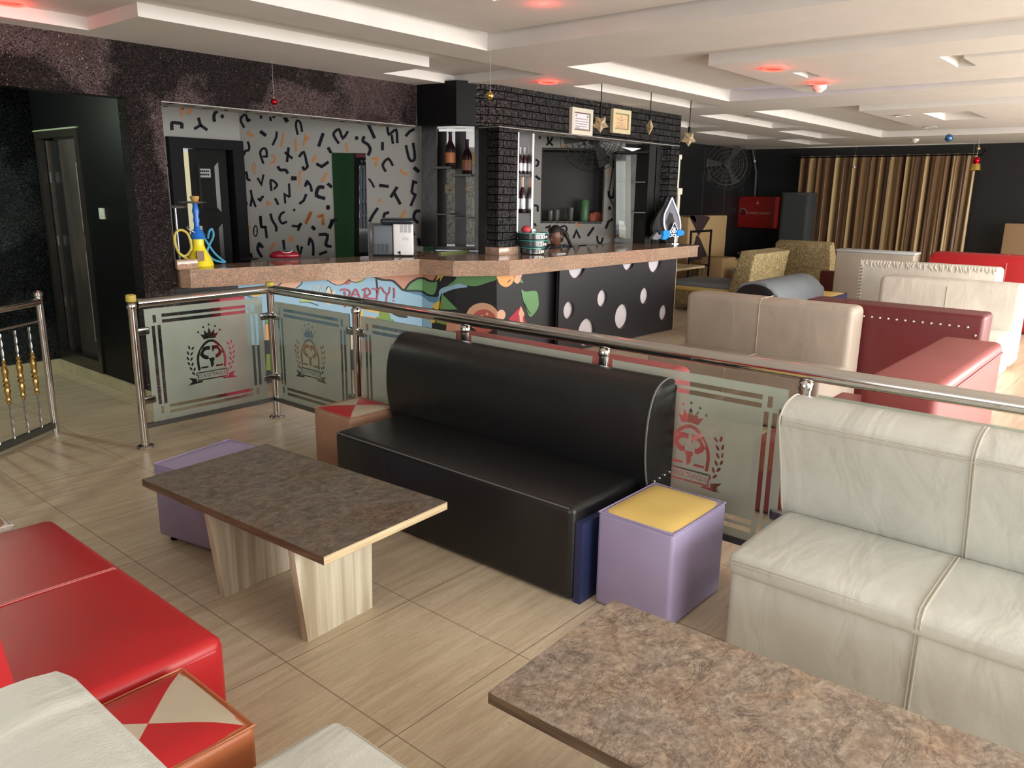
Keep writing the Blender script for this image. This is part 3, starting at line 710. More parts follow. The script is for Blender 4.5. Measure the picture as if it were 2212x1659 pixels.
poly('R', rnd((744, 612), (755, 603), (757, 611), (750, 615)), 2.5); poly('p', rnd((752, 590), (753, 604), (766, 610), (782, 607), (792, 595)), 2); line('k', 1.5, [(753, 604), (766, 610), (783, 606), (791, 598)])
poly('l', rnd((774, 611), (778, 603), (783, 607), (776, 615)), 3); line('l', 1.2, [(780, 606), (786, 604), (790, 598)])
poly('s', rnd((800, 580), (815, 597), (824, 603), (847, 605), (860, 615), (873, 626), (886, 611), (909, 599), (932, 607), (941, 602), (946, 580)), 2)
line('k', 4, [(803, 596), (824, 604), (847, 606), (860, 616), (873, 627), (886, 611), (909, 600), (932, 608), (940, 604), (947, 590)], 6)
poly('g', rnd((877, 626), (886, 613), (900, 604), (915, 603), (927, 609), (942, 609), (947, 608), (944, 625), (938, 637), (924, 635), (909, 627)), 3)
line('k', 4, [(876, 628), (909, 629), (924, 637), (938, 638), (945, 625), (947, 607)], 6)
poly('y', [(947, 590), (964, 590), (953, 606), (949, 614), (952, 598), (941, 607)], 7); line('k', 2, [(964, 590), (953, 606), (949, 614)], 8)
poly('g', rnd((966, 619), (976, 610), (983, 605), (996, 594), (1071, 590), (1073, 603), (1055, 610), (1028, 618), (1005, 616), (990, 613)), 3)
poly('o', rnd((1073, 588), (1112, 586), (1109, 607), (1101, 617), (1091, 620), (1080, 614), (1075, 604)), 4); poly('p', rnd((1112, 586), (1127, 586), (1125, 603), (1120, 612), (1115, 612), (1110, 606)), 4); line('k', 1.5, [(1097, 610), (1103, 604)], 6)
poly('g', [(1125, 601), (1131, 612), (1122, 609)], 4)
poly('g', rnd((1126, 626), (1135, 630), (1158, 629), (1163, 646), (1162, 665), (1149, 683), (1142, 681), (1132, 654)), 4); line('k', 2, [(1133, 655), (1140, 670), (1146, 678)], 6)
poly('g', [(954, 634), (988, 668), (970, 669), (949, 667)], 4); poly('G', [(954, 634), (960, 669), (949, 667)], 5); line('k', 1.5, [(954, 634), (949, 667)], 6); poly('G', [(945, 683), (968, 688), (964, 702), (942, 697)], 4)
poly('y', rnd((950, 651), (947, 668), (934, 664), (940, 655)), 4); poly('y', [(928, 681), (941, 684), (939, 698), (930, 696)], 4)
poly('p', ell(1042, 684, 35, 30), 4); poly('R', ell(1045, 694, 27, 26), 5); poly('p', ell(1052, 678, 3, 3), 6); poly('p', ell(1041, 683, 3, 3), 6); poly('p', ell(1083, 680, 9, 11), 6); poly('s', [(966, 690), (985, 676), (1008, 690), (1004, 760), (960, 745)], 3)
poly('r', [(1125, 661), (1137, 700), (1098, 700), (1099, 688)], 4); poly('p', [(1125, 661), (1133, 678), (1129, 687), (1131, 702), (1123, 702), (1122, 682), (1120, 678)], 5)
poly('d', rnd((530, 632), (546, 642), (557, 641), (548, 648), (534, 640)), 3); poly('y', rnd((535, 628), (566, 628), (566, 636), (547, 641)), 4)
poly('o', [(573, 698), (596, 698), (596, 735), (573, 735)], 4); poly('k', [(560, 735), (600, 735), (600, 770), (560, 770)], 3); poly('G', [(575, 765), (598, 765), (598, 800), (575, 800)], 4); poly('g', [(573, 680), (585, 680), (585, 700), (573, 700)], 4)
poly('o', rnd((640, 742), (725, 744), (730, 786), (640, 788)), 4); line('k', 2, [(640, 760), (665, 790), (700, 745)], 6)
poly('y', rnd((785, 668), (799, 661), (822, 665), (819, 676)), 4); poly('G', [(821, 665), (831, 666), (842, 680), (845, 690), (818, 690)], 4); poly('k', rnd((834, 667), (863, 672), (881, 686), (857, 683)), 5); poly('y', [(778, 670), (784, 670), (784, 712), (778, 712)], 4); poly('o', [(785, 684), (812, 684), (806, 712), (785, 712)], 4); poly('g', [(808, 684), (850, 690), (856, 706), (806, 700)], 3)
poly('w', [(748, 722), (762, 722), (762, 755), (748, 755)], 4); poly('R', [(778, 735), (805, 735), (805, 762), (778, 762)], 4)
poly('l', rnd((648, 652), (655, 645), (670, 641), (690, 645), (670, 652)), 4); line('k', 1.5, [(648, 653), (668, 653), (688, 660)], 6); poly('l', [(630, 662), (645, 660), (638, 672), (626, 670)], 4); poly('l', rnd((693, 675), (706, 672), (700, 690)), 4)
poly('w', rnd((705, 626), (709, 619), (714, 622), (716, 632), (722, 626), (724, 634), (718, 655), (708, 658), (700, 650)), 4); line('k', 1.2, [(705, 626), (709, 619), (714, 622), (716, 634)], 6); line('w', 1.6, [(676, 628), (682, 618), (686, 616), (684, 624), (678, 630)], 4); line('w', 1.6, [(690, 632), (693, 622), (697, 617), (696, 626)], 4)
C6 = lambda s: [(580+float(a.split(',')[0])/6.144, 540+float(a.split(',')[1])/6.144) for a in s.split()]
for s in ('955,535 1010,520 1070,540 1085,580 1065,610', '1010,545 1020,640 1022,760', '1105,625 1160,520 1215,640', '1125,590 1195,592', '1245,535 1310,508 1350,545 1345,585 1285,610', '1290,605 1330,640 1420,645', '1285,520 1275,640', '1380,512 1440,522 1500,492', '1462,520 1450,580 1440,660', '1512,505 1530,550 1565,580', '1612,492 1605,560 1575,600 1565,690', '1665,505 1672,580 1665,640', '1664,668 1666,680'):
    line('c', 3.4, C6(s), 7)
line('k', 3, [(813, 603), (815, 618), (814, 630), (817, 636)], 6)
struct('wall_mural', bm, [M('mural_back', (.016, .017, .02), .5)]+MM, smooth=False)
# perforated black board with white backing
pl, pr = onY(1198, 640, 4.99), Vector((8.885, 4.925, 0)); a = Vector((pl.x, 4.99, 0)); d = (pr-a); Lp = d.length; d.normalize(); n = Vector((d.y, -d.x, 0)); fm = frame((a.x, a.y, 0), d, (0, 0, 1)); inv = fm.inverted()
holes = [(1237, 570.5, 31), (1349, 560, 24), (1406, 562, 26.5), (1220, 668.7, 20), (1292.5, 643, 19.5), (1384, 638, 18.7), (1335, 682, 27.8), (1425, 674, 17.7), (1258, 716, 31), (1400, 745, 0)]
loops = [[(0, .01), (Lp, .01), (Lp, CB-.005), (0, CB-.005)]]
for x, y, r in holes:
    if r == 0: continue
    q = onP(x, y, a, n); c = inv @ q; rr = r*(q-EYE).dot(FW)/F*.97; lp = [(c.x+rr*math.cos(t), c.y+rr*math.sin(t)) for t in [2*math.pi*i/36 for i in range(36)]]
    lp = [(max(.02, u_), max(.02, min(v_, CB-.012))) for u_, v_ in lp]; k_ = [i for i in range(36) if not (lp[i][1] in (.02, CB-.012) and lp[i-1][1] == lp[i][1] and lp[(i+1) % 36][1] == lp[i][1])]
    loops.append([lp[i] for i in k_])
me = fillcurve(loops, fm @ Matrix.Translation((0, 0, .045)), .03)
root = obj('perforated_panel', me, M('black_board', (.02, .02, .024), .4, bump=.05), label='black bar front panel pierced with round holes showing white', cat='panel', smooth=False)
bm = B(); prism(bm, [fm @ Vector(q) for q in ((.02, .0, .012), (Lp-.02, .0, .012), (Lp-.02, CB-.01, .012), (.02, CB-.01, .012))], n*.006); obj('backing_board', bm, M('backing_white', (.62, .58, .62), .6), root, label='white backing seen through the holes')
bm = B(); prism(bm, [fm @ Vector(q) for q in ((Lp, .0, .03), (Lp+.012, .0, .03), (Lp+.012, CB-.01, .03), (Lp, CB-.01, .03))], n*.03); obj('edge_strip', bm, PLYE, root, label='pale wooden edge strip')
# conduit at the end of the brick pillar
bm = B(); box(bm, (9.64, 5.34, 1.75), (9.68, 5.40, 2.16)); box(bm, (9.63, 5.33, 2.13), (9.70, 5.42, 2.19)); box(bm, (9.63, 5.32, 1.68), (9.75, 5.44, 1.76)); box(bm, (9.66, 5.33, 1.05), (9.72, 5.41, 1.7))
obj('cable_trunking', bm, M('trunking', (.62, .6, .52), .5), label='cream cable trunking running down the end of the brick pillar', cat='trunking')
bm = B(); box(bm, (9.05, 5.3, 0.35), (9.13, 5.38, CB)); obj('counter_bracket', bm, M('trunking', (.62, .6, .52), .5), label='pale upright support under the right end of the bar counter', cat='support')
# ------------------------------------------------------------------ display cabinets in the openings
GSH = M('shelf_dark', (.02, .02, .022), .3); MIR = M('mirror', (.5, .5, .52), .08, 1)
def bottle(c, h, r, body, neck, label, grp=None, foil=True, lab=None, name='bottle'):
    c = Vector(c); t = empty(name, c, label, 'bottle', grp)
    bm = B(); lathe(bm, [(r*.9, 0), (r, .01), (r, h*.5), (r*.9, h*.58), (r*.38, h*.74), (r*.3, h*.86)], c, 14); b_ = obj('glass_body', bm, body, t)
    bm = B(); lathe(bm, [(r*.42, h*.72), (r*.36, h*.8), (r*.33, h*.95), (r*.4, h*.955), (r*.4, h)], c, 12); obj('foil_neck', bm, neck, t)
    if lab: bm = B(); lathe(bm, [(r*1.01, h*.12), (r*1.02, h*.13), (r*1.02, h*.4), (r*1.01, h*.41)], c, 14); obj('paper_label', bm, lab, b_)
    return t
ROSE = M('rose_glass', (.5, .14, .09), .15, spec=.6); DKG = M('dark_bottle', (.03, .012, .014), .15, spec=.6); FOIL = M('copper_foil', (.55, .3, .22), .3, .8); PUR = M('purple_foil', (.06, .02, .05), .3, .5)
SILV = M('silver_label', (.6, .6, .64), .3, .6); PINK = M('pink_label', (.75, .42, .4), .4)
# left cabinet behind the faceted opening
cA = onY(945, 450, 6.3); cB = onY(1027, 450, 5.95)
ca, cb = Vector((cA.x, 6.3, 0)), Vector((cB.x, 5.95, 0)); u = (cb-ca).normalized(); nn = Vector((u.y, -u.x, 0)); wd = (cb-ca).length
root = empty('display_cabinet', ca+u*wd/2+Vector((0, 0, CT)), 'tall dark display cabinet with two rose bottles in the faceted opening', 'cabinet')
def cpt(x, y, off=0): p = onP(x, y, ca+nn*off, nn); p.z = max(p.z, CT+.003); return p
def slab(nm, x0, x1, y0, y1, off, t, mat, lab=None, par=None):
    bm = B(); prism(bm, [cpt(x0, y0, off), cpt(x1, y0, off), cpt(x1, y1, off), cpt(x0, y1, off)], nn*t); return obj(nm, bm, mat, par or root, label=lab, smooth=False)
DKP = M('smoked_panel', (.028, .027, .026), .35)
slab('side_panel', 912, 945, 268, 532, 0, .04, BLACK_P); slab('back_panel', 945, 965, 278, 545, -.25, .02, DKP); slab('back_panel', 984, 1007, 278, 548, -.25, .02, DKP); slab('side_panel', 1026, 1080, 268, 541, 0, .03, BLACK_P)
slab('shelf', 944, 984, 361, 366, -.1, .25, GSH); slab('shelf', 984, 1027, 377, 382, -.1, .25, GSH); slab('shelf', 944, 984, 460, 463, -.1, .25, GSH); slab('shelf', 984, 1027, 468, 471, -.1, .25, GSH); slab('base_board', 938, 1027, 532, 543, 0, .04, GSH)
slab('light_strip', 949, 1022, 279, 284, -.05, .03, M('lit_white', (.7, .7, .68), .4, emit=(1, 1, .95), estr=.5), 'white lit strip at the top')
bm = B()
for s, x, y in (('ES', 972, 409), ('C', 1013, 409)):
    bm = B(); c = cpt(x, y, -.22); addmesh(bm, textmesh(s, .13, frame(c, u, (0, 0, 1)))); obj('lettering', bm, M('gold_letters', (.5, .4, .2), .5), root, label='pale gold letters on the back')
bm = B(); p = [cpt(x, y, -.9) for x, y in ((930, 270), (1040, 270), (1040, 560), (930, 560))]; prism(bm, p, -nn*.02); struct('wall_cabinet_back', bm, [M('grey_glitter', (.33, .32, .3), .5, var=.5, vscale=30)])
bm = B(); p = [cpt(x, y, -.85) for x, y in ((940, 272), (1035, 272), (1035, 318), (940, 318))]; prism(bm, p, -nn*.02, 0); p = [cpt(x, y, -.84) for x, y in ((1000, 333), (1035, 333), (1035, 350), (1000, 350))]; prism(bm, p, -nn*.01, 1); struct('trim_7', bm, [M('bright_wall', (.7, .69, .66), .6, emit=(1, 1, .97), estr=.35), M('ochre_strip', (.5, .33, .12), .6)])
c = cpt(973, 361, .03); bottle(c, .36, .055, DKG, PUR, 'tall rose champagne bottle with orange label on the left shelf of the faceted cabinet', 'champagne bottles in the faceted cabinet', lab=M('orange_label', (.6, .2, .08), .4))
c = cpt(1009, 377, .03); bottle(c, .36, .055, DKG, PUR, 'tall dark champagne bottle with copper neck on the right shelf of the faceted cabinet', 'champagne bottles in the faceted cabinet', lab=M('copper_label', (.4, .17, .1), .4))
# mirrored shelves beside the brick pillars
def shelf_unit(xl, xr, ytop, ybot, shelves, Y, label, edge):
    a, b = onY(xl, 450, Y), onY(xr, 450, Y); zt, zb = onY(xl, ytop, Y).z, CT
    zt = min(zt, 2.29); r_ = empty('shelf_unit', ((a.x+b.x)/2, Y+.1, CT), label, 'shelf unit')
    bm = B(); box(bm, (a.x, Y+.2, zb), (b.x, Y+.22, zt)); obj('mirror_back', bm, MIR, r_)
    bm = B(); box(bm, (a.x-.012, Y, zb), (a.x+.012, Y+.22, zt)); obj('side_panel', bm, STEEL, r_); bm = B(); box(bm, (b.x-.02, Y, zb), (b.x+.012, Y+.22, zt)); obj('side_panel', bm, STEEL if edge else GSH, r_)
    zs = []
    for y in shelves: z = onY(xl, y, Y).z; zs.append(z); bm = B(); box(bm, (a.x+.013, Y+.01, z-.025), (b.x-.021, Y+.2, z)); obj('shelf', bm, GSH, r_)
    bm = B(); box(bm, (a.x+.013, Y+.01, zb), (b.x-.021, Y+.03, zs[-1]-.025)); obj('lower_panel', bm, M('slate_panel', (.04, .045, .05), .4), r_)
    return a.x, b.x, zs
x0, x1, zs = shelf_unit(1118, 1150, 285, 545, (375, 461), 5.42, 'narrow mirrored shelf unit with bottles beside the left brick pillar', True)
for i in range(2): bottle((x0+.07+i*.10, 5.5, zs[1]), .37, .036, DKG, FOIL, 'champagne bottle with pink copper foil, %s of the pair on the lower left mirrored shelf' % ('left' if i == 0 else 'right'), 'champagne bottles on the left mirrored shelf', lab=SILV)
for i in range(3): bottle((x0+.055+i*.07, 5.5, zs[0]), .27, .028, DKG, M('silver_cap', (.5, .5, .55), .2, .9), 'slim dark bottle with silver neck, %s of three on the upper left mirrored shelf' % ('left', 'middle', 'right')[i], 'slim bottles on the upper mirrored shelf', lab=[PINK, SILV, SILV][i])
x0, x1, zs = shelf_unit(1412, 1438, 317, 520, (386, 461), 5.42, 'narrow mirrored shelf unit with single bottles beside the right brick pillar', False)
bottle((x0+.12, 5.5, zs[0]), .38, .04, M('clear_bottle', (.1, .09, .09), .1), FOIL, 'clear bottle with pink label on the upper shelf by the right brick pillar', lab=PINK)
bottle((x0+.1, 5.5, zs[1]), .4, .045, DKG, M('silver_cap', (.5, .5, .55), .2, .9), 'dark bottle with silver highlights on the lower shelf by the right brick pillar', lab=SILV)
a, b = onY(1385, 450, 5.5), onY(1411, 450, 5.5)
bm = B(); box(bm, (a.x, 5.42, CT), (b.x, 5.6, 2.29)); struct('trim_8', bm, BLACK_P)
# glass fronted black cabinet against the service wall
qc = onq(1325, 450); root = empty('display_cabinet', (qc.x, qc.y-.3, .0), 'black glass display cabinet standing right of the serving hatch', 'cabinet')
def qp(x, y, off): return onP(x, y, Q0+NW*off, NW)
def qs(nm, x0, x1, y0, y1, off, t, mat, par=None, lab=None):
    bm = B(); prism(bm, [qp(x0, y0, off), qp(x1, y0, off), qp(x1, y1, off), qp(x0, y1, off)], NW*t); return obj(nm, bm, mat, par or root, label=lab, smooth=False)
qs('carcass', 1326, 1386, 330, 640, .05, .05, BLACK_P); qs('glass_door', 1330, 1352, 336, 515, .4, .01, CLEAR); qs('frame_post', 1352, 1362, 336, 515, .4, .02, M('glass_edge', (.12, .13, .12), .2)); qs('frame_post', 1326, 1330, 333, 515, .4, .03, BLACK_M)
for y in (393, 457): qs('shelf', 1328, 1386, y, y+2, .1, .3, GSH)
qs('top_board', 1324, 1388, 330, 334, .05, .4, BLACK_M)
bm = B(); prism(bm, [qp(1336, 476, .25), qp(1346, 478, .25), qp(1355, 500, .25), qp(1354, 515, .25), qp(1337, 512, .25)], NW*.04); obj('ice_scoop', bm, M('plastic_white', (.6, .58, .57), .4), label='pale plastic container leaning inside the black glass cabinet', cat='container')
bm = B(); prism(bm, [qp(1343, 318, .3), qp(1384, 321, .3), qp(1366, 327, .3)], NW*.02); obj('light_fitting', bm, M('lit_white2', (.75, .73, .7), .4, emit=(1, 1, 1), estr=.6), label='slim white tube light above the black glass cabinet', cat='light')
# half hidden black fan over the hatch
fc = qp(1283, 300, .35); root = empty('wall_fan', fc, 'large dark wire fan above the serving hatch, cut off by the header', 'fan')
def fan_parts(root, c, ax, R, cage_m, blade_m):
    ax = Vector(ax).normalized(); u, w = basis(ax)
    bm = B()
    for s in (0, 1):
        for k in range(6):
            rr = R*(k+1)/6; off = ax*(.1*(1-(rr/R)**2)*(1 if s else -1))
            tube(bm, [c+off+(u*math.cos(t)+w*math.sin(t))*rr for t in [2*math.pi*i/28 for i in range(28)]], .004, 4, closed=True)
        for k in range(20):
            t = 2*math.pi*k/20; tube(bm, [c+ax*(.1*(1-q*q)*(1 if s else -1))+(u*math.cos(t)+w*math.sin(t))*R*q for q in (0, .35, .7, 1)], .0025, 4)
    obj('cage', bm, cage_m, root)
    for k in range(3):
        bm = B(); t = k*2.094; d_ = u*math.cos(t)+w*math.sin(t); e = ax.cross(d_)
        prism(bm, [c+d_*.06-e*.03, c+d_*R*.85-e*.1+ax*.03, c+d_*R*.88+e*.06+ax*.03, c+d_*.08+e*.03], ax*.004); obj('blade', bm, blade_m, root)
    bm = B(); cyl(bm, c-ax*.06, c+ax*.05, .07); obj('hub', bm, cage_m, root)
fan_parts(root, fc, NW+Vector((0, 0, -.4)), .42, M('fan_dark', (.015, .018, .018), .5), M('blade_dark', (.015, .018, .018), .6))
bm = B(); tube(bm, smoothline([qp(1326, 345, .02), qp(1320, 390, .02), qp(1316, 420, .02), qp(1322, 438, .02), qp(1328, 445, .02)], 5), .006, 6); obj('cable', bm, BLACK_M, label='thin black cable hanging on the papered wall right of the hatch', cat='cable')
# things on the hatch shelf
for i, (x, h, m_, lb) in enumerate(((1188, .13, 'glass_grey', 'empty drinking glass at the left of the dark serving hatch'), (1202, .14, 'glass_grey', 'second drinking glass on the dark serving hatch sill'), (1232, .17, 'glass_grey', 'tall thin glass in the middle of the dark serving hatch'))):
    c = qp(x, 474, -.2); c.z = hz0+.001; bm = B(); lathe(bm, [(.035, 0), (.045, h), (.04, h), (.03, .01)], c, 14); obj('drinking_glass', bm, M(m_, (.1, .11, .1), .1, spec=.8), label=lb, cat='glass', group='glasses on the hatch sill')
c = qp(1262, 474, -.2); c.z = hz0+.001; bm = B(); lathe(bm, [(.06, 0), (.065, .02), (.065, .26), (.05, .28)], c, 16); obj('green_tin', bm, M('tin_green', (.08, .2, .09), .4), label='green cylindrical tin beside the orange bag in the serving hatch', cat='tin')
bm = B(); a_ = [qp(x, y, -.15) for x, y in ((1273, 478), (1302, 478), (1302, 462), (1290, 457), (1281, 460), (1274, 461))]
for p in a_: p.z = max(p.z, hz0+.001)
prism(bm, a_, -NW*.09); bmesh.ops.bevel(bm, geom=bm.edges[:], offset=.012, segments=2, affect='EDGES'); obj('orange_bag', bm, M('orange_bag', (.5, .09, .03), .5), label='orange plastic bag at the right end of the serving hatch', cat='bag')
bm = B(); prism(bm, [qp(x, y, -.34) for x, y in ((1298, 345), (1309, 345), (1309, 480), (1298, 480))], NW*.03); obj('ochre_board', bm, M('ochre_board', (.3, .2, .09), .5, var=.3), label='narrow ochre board standing in the right side of the hatch', cat='board')
# fridge in the green doorway
root = empty('drinks_fridge', d1_-NW*.9, 'tall glass door drinks fridge in the green doorway', 'fridge')
def gp(x, y, off): return onP(x, y, A0-NW*off, NW)
def gs(nm, x0, x1, y0, y1, off, t, mat, par=None, lab=None):
    bm = B(); prism(bm, [gp(x0, y0, off), gp(x1, y0, off), gp(x1, y1, off), gp(x0, y1, off)], -NW*t); return obj(nm, bm, mat, par or root, label=lab, smooth=False)
gs('cabinet', 765, 830, 328, 560, .62, .3, BLACK_M); gs('header_sign', 768, 830, 330, 340, .6, .02, M('sign_red', (.35, .05, .08), .5)); gs('glass_door', 776, 830, 358, 545, .6, .01, M('fridge_glass', (.09, .11, .12), .1, spec=.8))
bm = B(); c = gp(782, 349, .59); addmesh(bm, textmesh('C', .04, frame(c, DW, (0, 0, 1)))); prism(bm, [c+DW*.03, c+DW*.13, c+DW*.13+Vector((0, 0, .012)), c+DW*.03+Vector((0, 0, .012))], NW*.002); obj('fridge_text', bm, M('text_white', (.7, .7, .7), .5), root, label='small white lettering')
for i, y in enumerate((375, 395, 420, 450, 480)):
    for j, x in enumerate((780, 787, 794)):
        c = gp(x, y+14, .57); bm = B(); lathe(bm, [(.018, 0), (.02, .1), (.012, .14), (.01, .17)], c, 8); obj('can', bm, M('can_blue', (.3, .36, .42), .3, .3), label='pale drink container on the %s fridge shelf, %s of three' % (('top', 'second', 'middle', 'fourth', 'bottom')[i], ('left', 'middle', 'right')[j]), cat='drink', group='drinks in the fridge')
# ------------------------------------------------------------------ things on the counter
# water pipe
HB, HY = M('hookah_blue', (.02, .16, .6), .3), M('hookah_yellow', (.85, .72, .03), .3)
hc = onZ(432, 575, CT); root = empty('water_pipe', hc, 'yellow and blue hookah with coiled hoses at the left end of the bar counter', 'hookah')
bm = B(); lathe(bm, [(.105, 0), (.11, .01), (.095, .06), (.055, .14), (.045, .17), (.045, .22), (.03, .22)], hc, 24); vs = obj('vase', bm, HY, root)
bm = B(); box(bm, hc+Vector((-.07, -.1, .05)), hc+Vector((-.01, -.085, .13))); obj('vase_label', bm, M('brown_label', (.2, .12, .06), .5), vs, label='brown square label')
bm = B(); lathe(bm, [(.05, .22), (.06, .24), (.045, .28), (.025, .3), (.02, .34), (.026, .37), (.02, .40), (.028, .44), (.022, .47), (.016, .5)], hc, 16); obj('stem', bm, HB, root)
bm = B(); lathe(bm, [(.02, .5), (.1, .505), (.105, .515), (.02, .52)], hc+Vector((-.02, 0, 0)), 20); obj('ash_plate', bm, STEEL, root)
bm = B(); lathe(bm, [(.02, .515), (.035, .54), (.035, .56), (.02, .555)], hc, 14); obj('bowl', bm, M('clay_orange', (.5, .28, .08), .6), root)
bm = B(); cyl(bm, hc+Vector((-.03, -.02, .27)), hc+Vector((-.09, -.03, .3)), .008); lathe(bm, [(.01, 0), (.015, .015), (.003, .03)], hc+Vector((-.09, -.03, .3)), 8); obj('valve', bm, STEEL, root)
def yp(x, y): p = onY(x, y, hc.y-.02); p.z = max(p.z, CT+.012); return p
bm = B(); tube(bm, smoothline([onY(449, 515, hc.y), yp(452, 500), yp(458, 495), yp(461, 510), yp(452, 530), yp(448, 545), yp(460, 560), yp(478, 566), yp(487, 566)], 6), .009, 8); tube(bm, smoothline([yp(436, 505), yp(445, 520), yp(462, 545), yp(478, 560), yp(487, 566)], 6), .009, 8)
obj('blue_hose', bm, M('hose_blue', (.06, .3, .5), .4), root, label='blue hose looping to the right')
bm = B(); tube(bm, smoothline([yp(428, 575), yp(405, 560), yp(385, 545), yp(378, 520), yp(380, 502), yp(392, 497), yp(405, 505), yp(412, 525), yp(412, 540), yp(400, 553), yp(386, 545), yp(377, 525), yp(376, 508)], 6), .01, 8); obj('yellow_hose', bm, M('hose_yellow', (.6, .5, .1), .4), root, label='yellow coiled hose')
# chrome stand and pipe behind the hookah
bm = B(); c = onY(400, 560, 6.4); 
cyl(bm, (c.x-.05, 6.4, 1.05), (c.x-.05, 6.4, 1.52), .01); lathe(bm, [(.09, .46), (.095, .475), (.09, .48)], Vector((c.x-.05, 6.4, 1.05)), 18); lathe(bm, [(.06, 0), (.06, .012), (.02, .02)], Vector((c.x-.05, 6.4, 1.05)), 18)
obj('tray_stand', bm, STEEL, label='thin metal stand with a small round tray behind the hookah', cat='stand')
# ice maker
p = onZ(886, 552, CT); q = onZ(808, 549, CT); root = empty('ice_maker', (p.x-.12, p.y+.1, CT), 'white and dark countertop ice maker on the bar counter', 'ice maker')
c = onZ(850, 554, CT); w_, dp, h_ = .25, .34, .36
ang = -.75; u = Vector((math.cos(ang), math.sin(ang), 0)); v = Vector((-u.y, u.x, 0)); fm = Matrix(((u.x, v.x, 0, c.x), (u.y, v.y, 0, c.y), (0, 0, 1, CT), (0, 0, 0, 1)))
bm = rbox((0, 0, .012), (w_*.78, dp, h_-.05), .012, 3, mt=fm); obj('white_housing', bm, M('white_plastic', (.8, .8, .82), .35), root)
bm = rbox((-.20, .02, .012), (0, dp, h_-.06), .02, 3, mt=fm); obj('grey_side', bm, M('blue_grey_plastic', (.12, .14, .17), .4), root)
bm = rbox((-.12, 0, h_-.05), (w_*.78, dp, h_), .02, 3, mt=fm); obj('lid', bm, M('lid_black', (.02, .025, .035), .25), root)
bm = B()
for k in range(3):
    for j in range(14): box(bm, (.07+k*.038, -.003, .23+j*.006), (.07+k*.038+.028, .001, .23+j*.006+.003), mt=fm)
obj('vent', bm, M('vent_grey', (.25, .26, .28), .5), root)
bm = B()
for k in range(4): box(bm, (-.19+k*.04, .014, .03), (-.165+k*.04, .021, .12), mt=fm)
obj('side_vent', bm, M('side_slot', (.05, .06, .07), .5), root)
bm = B(); addmesh(bm, textmesh('Chi', .04, fm @ frame((.12, -.002, .17), (1, 0, 0), (0, 0, 1)))); obj('logo', bm, M('logo_grey', (.5, .53, .55), .5), root)
bm = B(); box(bm, (-.2, .02, 0), (w_*.76, dp-.02, .012), mt=fm); obj('base', bm, BLACK_M, root)
bm = B(); tube(bm, smoothline([fm @ Vector(t) for t in ((.06, -.012, .05), (.065, -.02, .02), (.1, -.02, .008), (.2, -.01, .006), (.3, .06, .006))], 6), .004, 6); box(bm, (.05, -.012, .03), (.07, -.001, .05), mt=fm); obj('power_cable', bm, BLACK_M, root)
bm = rbox((-.02, .36, 0), (.2, .55, .3), .01, 2, mt=fm @ Matrix.Translation((-.24, .02, .0))); obj('clear_container', bm, M('grey_clear', (.3, .31, .31), .2), label='clear grey container behind the ice maker', cat='container')
# red sandal
c = onZ(615, 558, CT); root = empty('red_slipper', c, 'small red slipper with white piping and teal insole on the bar counter', 'shoe')
bm = B(); bmesh.ops.create_uvsphere(bm, u_segments=20, v_segments=12, radius=1, matrix=Matrix.Translation(c+Vector((0, 0, .025))) @ Matrix.Rotation(-.6, 4, 'Z') @ Matrix.Diagonal((.14, .06, .05, 1)))
for v_ in bm.verts: v_.co.z = max(v_.co.z, CT+.003)
up_ = obj('upper', bm, M('slipper_red', (.25, .01, .02), .25), root)
bm = B(); tube(bm, [c+Matrix.Rotation(-.6, 3, 'Z') @ Vector((.02+.05*math.cos(t), .056*math.sin(t), .075-.02*abs(math.sin(t)))) for t in [2*math.pi*i/20 for i in range(20)]], .004, 6, closed=True); obj('piping', bm, M('piping_white', (.7, .68, .68), .5), up_)
bm = B(); lathe(bm, [(.04, .072), (.035, .078), (.01, .08)], c+Vector((.02, -.01, 0)), 14); obj('insole', bm, M('teal', (.03, .2, .2), .5), up_)
bm = B(); lathe(bm, [(.07, 0), (.085, .006), (.08, .008)], c+Vector((-.3, .1, 0)), 16); obj('dark_saucer', bm, BLACK_M, label='thin dark saucer on the bar counter left of the slipper', cat='saucer')
# spade shaped display stand
c = onZ(1456, 524, CT); dd = 5.24
root = empty('spade_display', (c.x, c.y, CT), 'black spade shaped bottle display lit with white edging and blue ribbon on the counter end', 'display')
def sp(x, y, Y=5.2): return onY(x, y, Y)
Y_S = 5.2
out = rnd((1452, 424), (1440, 448), (1427, 468), (1418, 490), (1421, 508), (1434, 518), (1448, 514), (1462, 518), (1474, 506), (1476, 490), (1470, 465), (1461, 444))
bm = B(); prism(bm, [sp(x-8, y-1, Y_S+.04) for x, y in out], (0, .04, 0)); obj('back_plate', bm, BLACK_P, root)
edge = [(1452, 427), (1443, 447), (1436, 463), (1434.5, 483), (1438, 497), (1443, 503), (1450, 504), (1460, 503), (1467, 500), (1470, 490), (1468, 470), (1460, 448), (1452, 427)]
bm = B(); EL = bez2(edge, 4); prism(bm, [sp(x, y, Y_S+.02) for x, y in EL[:-1]], (0, .02, 0)); obj('grey_face', bm, M('grey_face', (.2, .2, .24), .4), root)
bm = B(); prism(bm, [sp(x, y, Y_S+.015) for x, y in ((1447, 458), (1453, 463), (1457, 480), (1447, 490), (1444, 497), (1439, 480))], (0, .004, 0)); obj('dark_window', bm, M('dark_sparkle', (.03, .03, .03), .3, bump=.6, bscale=60), root)
bm = B(); tube(bm, [sp(x, y, Y_S) for x, y in EL[:-1]], .009, 6, closed=True); obj('edge_light', bm, M('white_edge', (.8, .8, .9), .4, emit=(.85, .88, 1), estr=.7), root)
